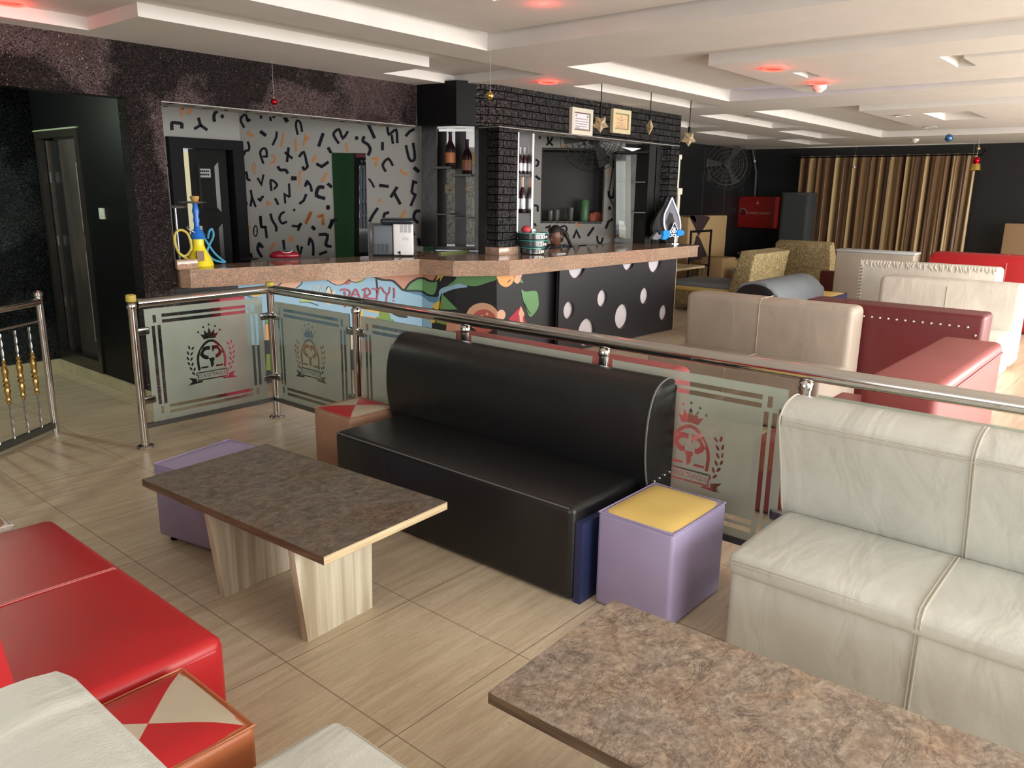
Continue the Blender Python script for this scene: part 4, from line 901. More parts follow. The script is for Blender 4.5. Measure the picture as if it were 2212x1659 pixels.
spd = rnd((1457, 481), (1452, 492), (1448, 500), (1451, 508), (1457, 506), (1463, 508), (1466, 500), (1462, 492))
bm = B(); prism(bm, [sp(x, y, Y_S-.03) for x, y in spd], (0, .02, 0)); e1 = obj('small_spade', bm, BLACK_P, root)
bm = B(); tube(bm, [sp(x, y, Y_S-.03) for x, y in spd], .005, 5, closed=True)
for s in ('1456,490 1456,504', '1453,493 1459,503', '1459,492 1454,504', '1451,499 1456,496', '1462,499 1458,496', '1453,506 1460,506', '1450,503 1453,500', '1463,503 1460,500'):
    a_ = [tuple(map(float, t.split(','))) for t in s.split()]; tube(bm, [sp(x, y, Y_S-.033) for x, y in a_], .005, 5)
for s in ('1447,512 1453,509 1457,512 1462,509 1466,512',): a_ = [tuple(map(float, t.split(','))) for t in s.split()]; tube(bm, [sp(x, y, Y_S-.033) for x, y in a_], .005, 5)
obj('silver_tracery', bm, M('white_edge', (.8, .8, .9), .4, emit=(.85, .88, 1), estr=.7), e1, label='white tracery of letter A inside the small spade')
bm = B(); b0 = sp(1457, 524, Y_S-.02); cyl(bm, (b0.x, Y_S-.02, CT+.012), (b0.x, Y_S-.02, sp(1457, 508).z), .018); lathe(bm, [(.09, 0), (.09, .008), (.02, .012)], Vector((b0.x, Y_S, CT)), 24); obj('stand', bm, CHROME, root)
RB = M('ribbon_blue', (.02, .3, .8), .35); 
for pts in (((1433, 500), (1447, 497), (1448, 510), (1443, 514), (1438, 518), (1431, 517), (1434, 508)), ((1465, 498), (1470, 495), (1475, 498), (1479, 501), (1477, 508), (1470, 509), (1464, 510))): bm = B(); prism(bm, [sp(x, y, Y_S-.06) for x, y in pts], (0, .04, 0)); obj('ribbon', bm, RB, root, label='blue ribbon bow')
bm = B(); prism(bm, [sp(x, y, Y_S-.03) for x, y in ((1410, 513), (1415, 507), (1420, 501), (1424, 508), (1430, 506), (1428, 514), (1420, 518), (1411, 517))], (0, .04, 0)); obj('silver_foil', bm, M('foil_grey', (.35, .35, .4), .3, .6), root, label='crumpled silver foil')
# stacked glass ashtray plates and red fruit
c = onZ(1176, 552, CT); cc = Vector((c.x+.07, 5.24, CT)); MG = clear_mat('dark_tray_glass', (.25, .3, .3), .2) if False else M('tray_dark', (.03, .04, .045), .12, spec=.8); TG = M('teal_rim', (.05, .38, .33), .15, spec=.7)
tr = []
for i, (zz, r, lb) in enumerate(((0, .13, 'lowest round glass tray of the stack on the counter'), (.075, .155, 'middle round glass tray with teal rim in the stack'), (.15, .165, 'top round glass tray with teal rim in the stack'))):
    t = empty('glass_tray', cc+Vector((0, 0, zz)), lb, 'tray', 'stacked glass trays')
    bm = B(); lathe(bm, [(r*.9, .002), (r, .01), (r, .06), (r*.93, .062)], cc+Vector((0, 0, zz)), 28); obj('tray_wall', bm, MG, t)
    bm = B(); lathe(bm, [(r*.9, .062), (r*1.03, .064), (r*1.03, .072), (r*.9, .0735)], cc+Vector((0, 0, zz)), 28); obj('rim', bm, TG, t)
    bm = B()
    for k in range(3): a_ = -1.2+k*.22; box(bm, cc+Vector((r*math.sin(a_+.9)*1.0-.012, -r*math.cos(a_+.9)-.003, zz+.02)), cc+Vector((r*math.sin(a_+.9)+.012, -r*math.cos(a_+.9), zz+.045)))
    obj('studs', bm, M('stud_white', (.7, .7, .62), .2, .3), t)
bm = B(); bmesh.ops.create_uvsphere(bm, u_segments=18, v_segments=10, radius=.05, matrix=Matrix.Translation(cc+Vector((-.11, 0, .255))) @ Matrix.Diagonal((1, 1, .8, 1))); obj('red_hat', bm, M('red_cap', (.55, .06, .07), .5), label='round red cloth hat lying on the top glass tray', cat='hat')
bm = rbox(cc+Vector((-.01, .0, .224)), cc+Vector((.06, .05, .258)), .006, 2); obj('steel_lighter_box', bm, SILV, label='small silver box on the top glass tray', cat='box')
bm = B(); c = onZ(1208, 549, CT); box(bm, c+Vector((-.06, -.02, 0)), c+Vector((.09, .05, .012))); obj('mobile_phone', bm, M('phone', (.5, .5, .52), .15, .3), label='flat shiny phone on the counter right of the glass trays', cat='phone')
c = onZ(1135, 543, CT); bm = B(); lathe(bm, [(.035, 0), (.038, .05), (.03, .09), (.012, .12), (.012, .15)], Vector((c.x, 5.4, CT)), 12); obj('spray_bottle', bm, M('olive_clear', (.3, .32, .22), .3), label='small pale green bottle on the counter below the left mirrored shelf', cat='bottle')
bm = B(); box(bm, onZ(952, 549, CT)+Vector((0, 0, 0)), onZ(1015, 545, CT)+Vector((0, .05, .02))); obj('glass_ledge', bm, M('greenish_glass', (.2, .25, .1), .1, spec=.8), label='low green tinted glass ledge at the foot of the faceted cabinet', cat='ledge')
# ------------------------------------------------------------------ person seated behind the bar
def person():
    hc = onY(1205, 511, 5.92); root = empty('person', (hc.x, hc.y, 0), 'person with dark tied back hair in a grey t-shirt seated behind the bar looking down', 'person')
    SKIN = M('skin_dark', (.17, .075, .045), .45); HAIR = M('hair_black', (.012, .009, .009), .6); SH = M('shirt_grey', (.05, .055, .065), .8); PIP = M('shirt_piping', (.4, .42, .45), .7)
    # body: one skinned surface, facing the viewer and bent over the counter edge
    f = Vector((-.72, -.69, 0)); s = Vector((.69, -.72, 0)); base = Vector((hc.x+.1, hc.y+.12, 0))
    V = []; R = []; E = []
    def v(p, r, par=None):
        V.append(p); R.append(r)
        if par is not None: E.append((par, len(V)-1))
        return len(V)-1
    hz = hc.z
    pelvis = v(base+Vector((0, 0, hz-.68)), .15); bel = v(base+Vector((0, 0, hz-.5)), .13, pelvis); ch = v(base-f*.0+Vector((0, 0, hz-.27)), .145, bel); nk = v(base+f*.03+Vector((0, 0, hz-.14)), .06, ch); n2 = v(base+f*.06+Vector((0, 0, hz-.08)), .05, nk); hd = v(base+f*.08+Vector((0, 0, hz-.03)), .07, n2)
    for k in (-1, 1):
        sh = v(base+s*k*.17+Vector((0, 0, hz-.18)), .065, ch); el = v(base+s*k*.22+f*.12+Vector((0, 0, hz-.47)), .045, sh); wr = v(base+s*k*.1+f*.3+Vector((0, 0, hz-.42)), .03, el); hn = v(base+s*k*.07+f*.36+Vector((0, 0, hz-.42)), .035, wr)
        for q in range(5): v(base+s*(k*.07+(q-2)*.018)+f*(.42+(.01 if q in (1, 2, 3) else -.01))+Vector((0, 0, hz-.43)), .009, hn)
        hp = v(base+s*k*.1+Vector((0, 0, hz-.72)), .1, pelvis); kn = v(base+s*k*.13+f*.38+Vector((0, 0, hz-.68)), .07, hp); an = v(base+s*k*.13+f*.36+Vector((0, 0, max(.1, hz-1.08))), .045, kn); v(base+s*k*.13+f*.5+Vector((0, 0, max(.05, hz-1.1))), .035, an)
    me = bpy.data.meshes.new('body'); me.from_pydata([tuple(p) for p in V], E, []); o = bpy.data.objects.new('b', me); COL.objects.link(o)
    m = o.modifiers.new('s', 'SKIN'); m.use_smooth_shade = True; me.skin_vertices[0].data[0].use_root = True
    for i, r in enumerate(R): me.skin_vertices[0].data[i].radius = (r, r)
    o.modifiers.new('u', 'SUBSURF').levels = 2; bpy.context.view_layer.update()
    m2 = bpy.data.meshes.new_from_object(o.evaluated_get(bpy.context.evaluated_depsgraph_get())); bpy.data.objects.remove(o)
    bm = B(); bm.from_mesh(m2); bpy.data.meshes.remove(m2)
    # head joined to the same surface
    n = B(); bmesh.ops.create_uvsphere(n, u_segments=32, v_segments=24, radius=1)
    for q in n.verts:
        x, y, z = q.co; w = 1-.22*max(0, -z)**1.2; q.co = Vector((x*.078*w, y*.098*(1-.1*max(0, -z)), z*.125))
        if y < -.2:   # face forward is -y
            q.co.y -= .022*math.exp(-((x/.16)**2+((z+.12)/.22)**2))   # nose
            for ex in (-.38, .38): q.co.y += .005*math.exp(-(((x-ex)/.2)**2+((z-.08)/.14)**2))   # sockets
            q.co.y -= .01*math.exp(-((x/.3)**2+((z+.48)/.09)**2)) - .006*math.exp(-((x/.3)**2+((z+.56)/.03)**2))   # lips
            q.co.y -= .008*math.exp(-((x/.3)**2+((z+.8)/.15)**2))
    for ex in (-1, 1): bmesh.ops.create_uvsphere(n, u_segments=10, v_segments=8, radius=1, matrix=Matrix.Translation((ex*.079, .01, -.005)) @ Matrix.Diagonal((.01, .018, .03, 1)))
    yaw = math.atan2(f.y, f.x)+math.pi/2
    HM = Matrix.Translation(base+f*.09+Vector((0, 0, hz))) @ Matrix.Rotation(yaw-.75, 4, 'Z') @ Matrix.Rotation(.25, 4, 'X')
    n.transform(HM); me = bpy.data.meshes.new('h'); n.to_mesh(me); n.free(); addmesh(bm, me); obj('body', bm, SKIN, root)
    n = B(); bmesh.ops.create_uvsphere(n, u_segments=28, v_segments=20, radius=1)
    bmesh.ops.delete(n, geom=[q for q in n.verts if q.co.y < -.05 and q.co.z < .45 or q.co.z < -.6], context='VERTS')
    for q in n.verts: q.co = Vector((q.co.x*.087, q.co.y*.108+.004, q.co.z*.135+.004))
    n.transform(HM); hr = obj('hair', n, HAIR, root)
    n = B(); tube(n, smoothline([HM @ Vector(t) for t in ((0, .1, .05), (.05, .13, .0), (.1, .12, -.09), (.15, .1, -.17), (.22, .08, -.22))], 5), [.03]*8+[.02]*13, 8); obj('braid', n, HAIR, hr)
    for ex in (-1, 1):
        n = B(); bmesh.ops.create_uvsphere(n, u_segments=12, v_segments=8, radius=.009, matrix=HM @ Matrix.Translation((ex*.03, -.0845, .01)) @ Matrix.Diagonal((1.3, 1, .6, 1))); obj('eye', n, M('eye', (.08, .05, .04), .2), root)
    n = B(); tube(n, [HM @ Vector((-.022+.044*i/6, -.094+.003*abs(i-3), -.062-.001*abs(i-3))) for i in range(7)], .005, 6); obj('lips', n, M('lips', (.2, .06, .05), .4), root)
    # shirt
    n = B(); lathe(n, [(.165, hz-.66), (.155, hz-.5), (.17, hz-.3), (.168, hz-.21), (.12, hz-.145), (.075, hz-.105), (.07, hz-.11)], Vector((base.x, base.y, 0)), 24)
    for q in n.verts:
        d_ = q.co-base; a, b_ = d_.dot(s), d_.dot(f); zz = q.co.z; q.co = base+s*a*1.22+f*(b_*.95)+Vector((0, 0, zz))
    shirt = obj('shirt', n, SH, root)
    for k in (-1, 1):
        n = B(); tube(n, smoothline([base+s*k*.1+Vector((0, 0, hz-.17)), base+s*k*.19+Vector((0, 0, hz-.2)), base+s*k*.23+f*.04+Vector((0, 0, hz-.3))], 5), [.075]*4+[.072]*4+[.065]*3, 14); obj('sleeve', n, M('sleeve_blue_grey', (.09, .11, .13), .8), shirt)
        n = B(); tube(n, smoothline([base+s*k*.07+f*.11+Vector((0, 0, hz-.125)), base+s*k*.13+f*.13+Vector((0, 0, hz-.19)), base+s*k*.15+f*.17+Vector((0, 0, hz-.3))], 5), .004, 5); obj('piping', n, PIP, shirt)
    n = B(); box(n, base+Vector((-.15, -.15, 0))+f*.05, base+Vector((.15, .15, hz-.86))+f*.05); obj('bar_stool', n, BLACK_M, label='dark block seat under the person behind the bar', cat='stool')
person()
# ------------------------------------------------------------------ certificates, hanging lamps and baubles
for x0, y0, x1, y1, f_, pa, lb, nm in ((1232, 231, 1278, 294, (.62, .58, .48), (.66, .66, .72), 'cream framed white certificate on the black brick header, left of two', 0), (1321, 234, 1360, 291, (.6, .52, .33), (.72, .46, .24), 'gold framed orange certificate on the black brick header, right of two', 1)):
    a, b = onY(x0, y0, 5.32), onY(x1-3, y1, 5.32); zt, zb = a.z, b.z
    root = empty('framed_certificate', ((a.x+b.x)/2, 5.32, zb), lb, 'certificate', 'framed certificates on the brick header')
    bm = B(); w_ = .045
    for p, q in (((a.x, 5.29, zb), (a.x+w_, 5.33, zt)), ((b.x-w_, 5.29, zb), (b.x, 5.33, zt)), ((a.x+w_, 5.29, zb), (b.x-w_, 5.33, zb+w_)), ((a.x+w_, 5.29, zt-w_), (b.x-w_, 5.33, zt))): box(bm, p, q)
    obj('frame', bm, M('cert_frame%d' % nm, f_, .35), root)
    bm = B(); box(bm, (a.x+w_, 5.305, zb+w_), (b.x-w_, 5.325, zt-w_)); m_ = obj('mount', bm, M('cert_border%d' % nm, (.12, .07, .06) if nm == 0 else (.2, .2, .1), .5), root)
    bm = B(); k = w_+.012; box(bm, (a.x+k, 5.302, zb+k), (b.x-k, 5.306, zt-k)); pg = obj('page', bm, M('cert_page%d' % nm, pa, .6), root)
    bm = B(); X0, X1 = a.x+k+.02, b.x-k-.02
    if nm == 0:
        for i in range(5):
            x = X0
            while x < X1-.02: l = random.uniform(.02, .05); l = min(l, X1-x); box(bm, (x, 5.3, zt-.115-i*.026), (x+l, 5.302, zt-.106-i*.026)); x += l+.01
        box(bm, (X0, 5.3, zb+.07), (X0+.07, 5.302, zb+.076)); cyl(bm, (X0+.01, 5.302, zt-.08), (X0+.01, 5.3, zt-.08), .012); cyl(bm, (X1-.01, 5.302, zt-.08), (X1-.01, 5.3, zt-.08), .014)
    else:
        cx_ = (X0+X1)/2; cyl(bm, (cx_, 5.302, zt-.085), (cx_, 5.3, zt-.085), .012)
        for i, l in enumerate((.1, .06, .02, .08, .03, .1, .1, .1, .09, .04, .1)): box(bm, (cx_-l, 5.3, zt-.108-i*.014), (cx_+l, 5.302, zt-.103-i*.014))
    obj('print', bm, M('cert_ink', (.3, .22, .2) if nm == 0 else (.3, .16, .08), .6), pg)
AMB = M('amber_glass', (.62, .5, .32), .08, trans=.5, spec=.8)
def ceil_h(x, y):
    z = CE
    for r in rules:
        if r[0] < x < r[2] and r[1] < y < r[3]: z = r[4]
    return z
for i, (x, y, bx, by, lb) in enumerate(((1300, 184, 1298, 268, 'star shaped amber glass pendant lamp between the two certificates'), (1407, 204, 1404, 274, 'star shaped amber pendant lamp seen edge on, right of the certificates'), (1493, 218, 1488, 300, 'star shaped amber pendant lamp hanging past the end of the brick wall'))):
    t = onZ(x, y, CE); c = onY(bx, by, t.y); c = Vector((t.x, t.y, c.z)); root = empty('star_pendant', (t.x, t.y, CE), lb, 'pendant lamp', 'star pendants by the bar')
    bm = B(); cyl(bm, (t.x, t.y, c.z+.1), (t.x, t.y, ceil_h(t.x, t.y)-.001), .005, seg=8); obj('cord', bm, BLACK_M, root)
    bm = B(); cyl(bm, c+Vector((0, 0, .07)), c+Vector((0, 0, .125)), .016); obj('socket', bm, BLACK_M, root)
    a = (YAW*-1 if i != 1 else .7)+.0; ux = Vector((math.cos(-YAW), math.sin(-YAW), 0)) if i != 1 else Vector((math.sin(YAW), math.cos(YAW), 0)); uy = Vector((-ux.y, ux.x, 0))
    bm = B(); f0 = bm.verts.new(c-uy*.04); f1 = bm.verts.new(c+uy*.04); ring = [bm.verts.new(c+(ux*math.sin(k*math.pi/5)+Vector((0, 0, 1))*math.cos(k*math.pi/5))*(-.085 if k % 2 == 0 else -.05)) for k in range(10)]
    for k in range(10): bm.faces.new((f0, ring[k], ring[(k+1) % 10])); bm.faces.new((f1, ring[(k+1) % 10], ring[k]))
    obj('glass_star', bm, AMB, root, smooth=False)
def bauble(x, y, bx, by, r, mat, lb, name='bauble', top=CE, fix=None):
    t = onZ(x, y, CE) if fix is None else Vector(fix); z = onY(bx, by, t.y).z if fix is None else fix[2]; t = Vector((t.x, t.y, 0)); c = Vector((t.x, t.y, z)); root = empty(name, (t.x, t.y, z), lb, 'bauble')
    bm = B(); cyl(bm, c+Vector((0, 0, r)), (t.x, t.y, ceil_h(t.x, t.y)-.001), .0012, seg=5); obj('thread', bm, M('thread', (.4, .4, .4), .5), root)
    bm = B(); bmesh.ops.create_uvsphere(bm, u_segments=20, v_segments=14, radius=r, matrix=Matrix.Translation(c)); obj('ball', bm, mat, root)
    bm = B(); cyl(bm, c+Vector((0, 0, r*.95)), c+Vector((0, 0, r*1.25)), r*.25); obj('cap', bm, BRASS, root); return root
GOLD = M('bauble_gold', (.75, .55, .15), .12, 1); REDB = M('bauble_red', (.6, .01, .03), .1, .9); BLUB = M('bauble_blue', (.08, .22, .5), .15, .8)
bauble(1059, 110, 1060, 207, .028, GOLD, 'gold bauble hanging before the corner of the black brick wall')
t = onY(592, 220, 5.9); bauble(0, 0, 0, 0, .026, REDB, 'red bauble hanging before the glitter header', fix=(t.x, 5.9, t.z))
bauble(2053, 275, 2050, 298, .055, BLUB, 'blue striped bauble hanging near the ceiling at the right')
for x, y, Y, r, m_, lb in ((2114, 321, 3.35, .035, GOLD, 'small gold bauble before the right edge of the curtain'), (1630, 348, 7.5, .03, SILV, 'tiny silver bauble on the dark far wall above the fire cabinet'), (1845, 361, 5.4, .03, SILV, 'tiny silver bauble before the left half of the gold curtain'), (2098, 365, 3.5, .03, GOLD, 'tiny gold bauble right on the edge of the curtain')):
    c = onX(x, y, 16.9); bauble(0, 0, 0, 0, r, m_, lb, fix=(16.9, c.y, c.z))
c = onX(2108, 357, 15.5); root = empty('hanging_figure', (15.5, c.y, c.z), 'small red and gold ornament figure hanging right of the curtain', 'ornament')
bm = B(); lathe(bm, [(.01, -.1), (.09, -.08), (.07, .02), (.02, .05)], c, 14); obj('gold_skirt', bm, GOLD, root); bm = B(); bmesh.ops.create_uvsphere(bm, u_segments=12, v_segments=8, radius=.06, matrix=Matrix.Translation(c+Vector((0, 0, .08)))); obj('red_head', bm, REDB, root)
bm = B(); cyl(bm, c+Vector((0, 0, .13)), (c.x, c.y, CE-.001), .003, seg=5); obj('thread', bm, M('thread', (.4, .4, .4), .5), root)
# recessed lights
RL = M('red_ring_light', (.4, .02, .02), .5, emit=(1, .03, .02), estr=9)
def downlight(x, y, lit, lb, z=CE):
    c = onZ(x, y, z); z = ceil_h(c.x, c.y); c = onZ(x, y, z); root = empty('downlight', c, lb, 'ceiling light', 'ceiling downlights')
    bm = B(); ring = lambda r, dz: [c+Vector((r*math.cos(2*math.pi*i/28), r*math.sin(2*math.pi*i/28), dz)) for i in range(28)]
    tube(bm, ring(.085, -.008), .009 if lit else .006, 6, closed=True); obj('ring', bm, RL if lit else M('ring_white', (.55, .53, .5), .4), root)
    bm = B(); lathe(bm, [(.075, -.006), (.075, -.001)], c, 24); obj('lens', bm, M('lens_dark', (.35, .08, .07), .3) if lit else M('lens_grey', (.4, .38, .36), .4), root)
    if lit:
        d_ = bpy.data.lights.new('ring_glow', 'POINT'); d_.energy = 1.6; d_.color = (1, .05, .04); d_.shadow_soft_size = .08; o = bpy.data.objects.new('ring_glow', d_); COL.objects.link(o); o.location = c-Vector((0, 0, .06))
for a in ((1184, 176, 1, 'glowing red ring downlight above the brick wall of the bar'), (1671, 147, 1, 'glowing red ring downlight left of the smoke detector'), (1770, 177, 1, 'glowing red ring downlight just behind the smoke detector'), (1175, -6, 1, 'glowing red ring downlight at the top edge over the bar corner'), (20, 3, 1, 'glowing red ring downlight at the top left corner'), (1950, 249, 0, 'unlit recessed downlight in the far ceiling block, nearer of two'), (2010, 274, 0, 'unlit recessed downlight in the far ceiling block, farther of two'), (1625, 251, 0, 'unlit recessed downlight in the small ceiling coffer')): downlight(*a)
for x, y, lb in ((1770, 184, 'white round smoke detector beside the red ring downlights'), (1977, 300, 'small white smoke detector on the far ceiling')):
    c = onZ(x, y, CE); bm = B(); lathe(bm, [(.065, 0), (.065, -.03), (.045, -.05), (.03, -.055), (.03, -.065)], Vector((c.x, c.y, ceil_h(c.x, c.y)-.001)), 20); obj('smoke_detector', bm, M('detector_white', (.7, .66, .64), .4), label=lb, cat='smoke detector')
d_ = bpy.data.lights.new('blue_cove', 'AREA'); d_.shape = 'RECTANGLE'; d_.size = .1; d_.size_y = 2.0; d_.energy = 1.2; d_.color = (.1, .1, 1); o = bpy.data.objects.new('blue_cove', d_); COL.objects.link(o); o.location = (8.2, 3.0, 2.79); o.rotation_euler = (0, math.radians(-100), 0)
# lamp in the alcove that throws the balustrade's shadow
root = empty('alcove_lamp', (1.55, 7.35, 2.478), 'round lamp on the alcove ceiling', 'ceiling light'); bm = B(); lathe(bm, [(.12, 0), (.12, -.03), (.08, -.05)], Vector((1.55, 7.35, 2.478)), 20); obj('lamp_shade', bm, M('lamp_white', (.8, .85, .75), .4, emit=(.85, 1, .8), estr=3), root)
d_ = bpy.data.lights.new('alcove_light', 'POINT'); d_.energy = 50; d_.color = (.85, 1, .8); d_.shadow_soft_size = .05; o = bpy.data.objects.new('alcove_light', d_); COL.objects.link(o); o.location = (1.55, 7.35, 2.33)
# ------------------------------------------------------------------ glass railing
def logo_loops(cx, cy, s):
    "etched club emblem: crown, arch, monogram, bars, ribbon with lettering, laurels"
    L_ = []; T = lambda q: (cx+q[0]*s, cy+q[1]*s); add = lambda q: L_.append([T(p) for p in q])
    arch = bez2([(-.27, -.19), (-.285, 0), (-.26, .14), (-.15, .3), (-.02, .37), (.11, .33), (.24, .16), (.285, 0), (.27, -.19)], 4); add(band2(arch, .05))
    add([(-.13, .41), (-.2, .52), (-.12, .5), (-.11, .6), (-.05, .52), (-.01, .64), (.03, .52), (.1, .6), (.1, .5), (.18, .52), (.11, .41), (0, .42)])
    for x, y in ((-.235, .565), (-.125, .655), (-.01, .69), (.12, .645), (.215, .56)): add(ell(x, y, .022, .022, 8))
    add(band2(bez2([(-.015, .23), (-.12, .23), (-.19, .17), (-.19, .11), (-.12, .05), (-.06, .05)], 3), .075))
    add([(.02, .27), (.02, .155), (.06, .155), (.06, .195), (.12, .195), (.155, .165), (.155, .12), (.12, .09), (.085, .09), (.085, .015), (.13, .015), (.2, .06), (.23, .11), (.23, .17), (.2, .22), (.13, .27)])
    add([(-.05, .03), (.06, .03), (.06, -.03), (.04, -.03), (.04, -.12), (-.01, -.17), (-.03, -.12), (-.03, -.03), (-.05, -.03)])
    add([(-.235, -.16), (-.08, -.16), (-.08, -.125), (-.235, -.125)]); add([(.08, -.16), (.235, -.16), (.235, -.125), (.08, -.125)])
    add([(-.32, -.22), (.32, -.22), (.32, -.245), (-.32, -.245)]); add([(-.32, -.37), (.32, -.37), (.32, -.395), (-.32, -.395)])
    add([(-.32, -.25), (-.3, -.25), (-.3, -.365), (-.32, -.365)]); add([(.3, -.25), (.32, -.25), (.32, -.365), (.3, -.365)])
    for k in (-1, 1):
        add([(k*.34, -.34), (k*.5, -.3), (k*.43, -.38), (k*.52, -.45), (k*.22, -.43), (k*.22, -.4), (k*.34, -.4)])
        for i in range(6):
            t = i/5; x = .36+.09*math.sin(t*2.6); y = -.24+t*.52
            for sd in (-1, 1):
                c = Vector((k*(x+sd*.036), y+.012*sd)); a = 1.57-k*(.5*sd)-k*(.5-t)*.5; d_ = Vector((math.cos(a), math.sin(a))); e = Vector((-d_.y, d_.x))
                add([tuple(c+d_*.042*math.cos(q)+e*.02*math.sin(q)) for q in [2*math.pi*j/8 for j in range(8)]])
    return L_
def text_loops(s, size, cx, cy):
    c = bpy.data.curves.new('t', 'FONT'); c.body = s; c.size = size; c.align_x = 'CENTER'; c.align_y = 'CENTER'; c.resolution_u = 2
    o = bpy.data.objects.new('t', c); COL.objects.link(o); bpy.context.view_layer.update()
    cu = o.to_curve(bpy.context.evaluated_depsgraph_get()); out = []
    for sp_ in cu.splines:
        P_ = []
        if sp_.type == 'BEZIER':
            b = sp_.bezier_points; n = len(b)
            for i in range(n):
                p, q = b[i], b[(i+1) % n]
                for k in range(3):
                    t = k/3; v = p.co*(1-t)**3+p.handle_right*3*t*(1-t)**2+q.handle_left*3*t*t*(1-t)+q.co*t**3
                    if not P_ or (v.xy-Vector(P_[-1])).length > size*.004: P_.append((v.x, v.y))
        else: P_ = [(p.co.x, p.co.y) for p in sp_.points]
        out.append([(cx+x*.62, cy+y) for x, y in P_])
    bpy.data.objects.remove(o); return out
def frost_mesh(w, h, lcx, lcy, fm, scale=.35):
    L_ = [[(0, 0), (w, 0), (w, h), (0, h)]]; a, b, g = .04, .022, .016
    x0, x1, x2 = a, a+b, a+b+g; x3 = x2+b
    R_ = lambda p, q, r, s_: L_.append([(p, q), (r, q), (r, s_), (p, s_)])
    for u0, u1 in ((x0, x1), (x2, x3), (w-x1, w-x0), (w-x3, w-x2)): R_(u0, x3+.012, u1, h-x3-.012)
    for v0, v1 in ((x0, x1), (x2, x3), (h-x1, h-x0), (h-x3, h-x2)): R_(x3+.012, v0, w-x3-.012, v1)
    for u0 in (x0, w-x3):
        for v0 in (x0, h-x3): R_(u0+b*.55, v0+g*.5, u0+b*.55+.022, v0+g*.5+.05)
    if lcx is not None: L_ += logo_loops(lcx, lcy, scale); L_ += text_loops('CLUB DE TRANQUIL', .105*scale, lcx, lcy-.307*scale)
    return fillcurve(L_, fm)
RX, RY = 3.197, 5.03
RG = empty('glass_railing', (3.0, 3.0, 0), 'chrome railing with frosted glass panels etched with the club emblem around the lounge', 'railing')
def post(x, y, top, cap=None):
    bm = B(); cyl(bm, (x, y, .012), (x, y, top-.03), .026, seg=20)
    p = obj('post', bm, CHROME, RG)
    bm = B(); lathe(bm, [(.055, 0), (.058, .008), (.05, .02), (.03, .026)], Vector((x, y, 0)), 22); obj('floor_flange', bm, CHROME, p)
    bm = B(); lathe(bm, [(.029, top-.045), (.031, top-.035), (.03, top-.015), (.02, top-.003), (.01, top)], Vector((x, y, 0)), 20); obj('post_collar', bm, CHROME, p)
    if cap: bm = B(); lathe(bm, [(.029, 0), (.031, .004), (.031, .04), (.02, .046)], Vector((x, y, top)), 16); obj('tape_wrap', bm, M('yellow_tape', (.5, .4, .08), .6), p, label='yellowed tape wrap')
    return p
bm = B(); tube(bm, [(RX, -1.3, .967), (RX, RY+.02, .967)], .033, 20); obj('handrail', bm, CHROME, RG)
bm = B(); tube(bm, [(2.24, RY, .955), (2.27, RY, .955), (RX-.02, RY, .967)], .03, 20); lathe(bm, [(.033, 0), (.034, .02), (.03, .03)], Vector((2.232, RY, .955)), 18, axis='X'); obj('handrail', bm, CHROME, RG)
PY = [RY, 4.05, 3.07, 2.12, 1.12, .14, -.85]
post(2.2, RY, .97, True); post(RX, RY, .975, True)
for y in PY[1:]: post(RX, y, .94)
CLAMP = M('clamp_steel', (.3, .3, .3), .15, 1)
def clampm(x, y, z, along, par):
    bm = B(); a = (.05, .012, .026) if along == 'x' else (.012, .05, .026); rbox((x-a[0], y-a[1], z-a[2]), (x+a[0], y+a[1], z+a[2]), .012, 3, bm=bm); obj('glass_clamp', bm, CLAMP, par)
def pane(o, u, w, z0, z1, lc, clamps):
    o = Vector(o); u = Vector(u); n = u.cross(Vector((0, 0, 1))); h = z1-z0
    fm = frame((o.x, o.y, z0), u, (0, 0, 1))
    bm = B(); prism(bm, [fm @ Vector(q) for q in ((0, 0, 0), (w, 0, 0), (w, h, 0), (0, h, 0))], -n*.008); g = obj('glass_pane', bm, CLEAR, RG, smooth=False)
    me = frost_mesh(w, h, lc[0] if lc else None, lc[1] if lc else None, fm @ Matrix.Translation((0, 0, .0015))); obj('etched_frosting', me, FROST, g, smooth=False)
    bm = B(); prism(bm, [fm @ Vector(q) for q in ((-.05, -.03, .012), (w+.05, -.03, .012), (w+.05, -.001, .012), (-.05, -.001, .012))], -n*.03); obj('bottom_channel', bm, M('channel_grey', (.12, .125, .12), .35, .6), RG)
    for c in clamps: clampm(*c, RG)
pane((2.268, RY-.01, 0), (1, 0, 0), .85, .165, .915, (.435, .36), [(2.245, RY-.006, .775, 'x'), (2.245, RY-.006, .32, 'x'), (RX-.05, RY-.006, .775, 'x'), (RX-.05, RY-.006, .32, 'x')])
for i in range(6):
    y1, y0 = PY[i], PY[i+1]; w = y1-y0-.12; lc = (w/2+(-.02 if i == 0 else .0), .36 if i == 0 else .34)
    pane((RX-.01, y1-.06, 0), (0, -1, 0), w, .165, .885, lc, [(RX-.006, y1-.045, .775, 'y'), (RX-.006, y1-.045, .32, 'y'), (RX-.006, y0+.045, .775, 'y'), (RX-.006, y0+.045, .32, 'y')])
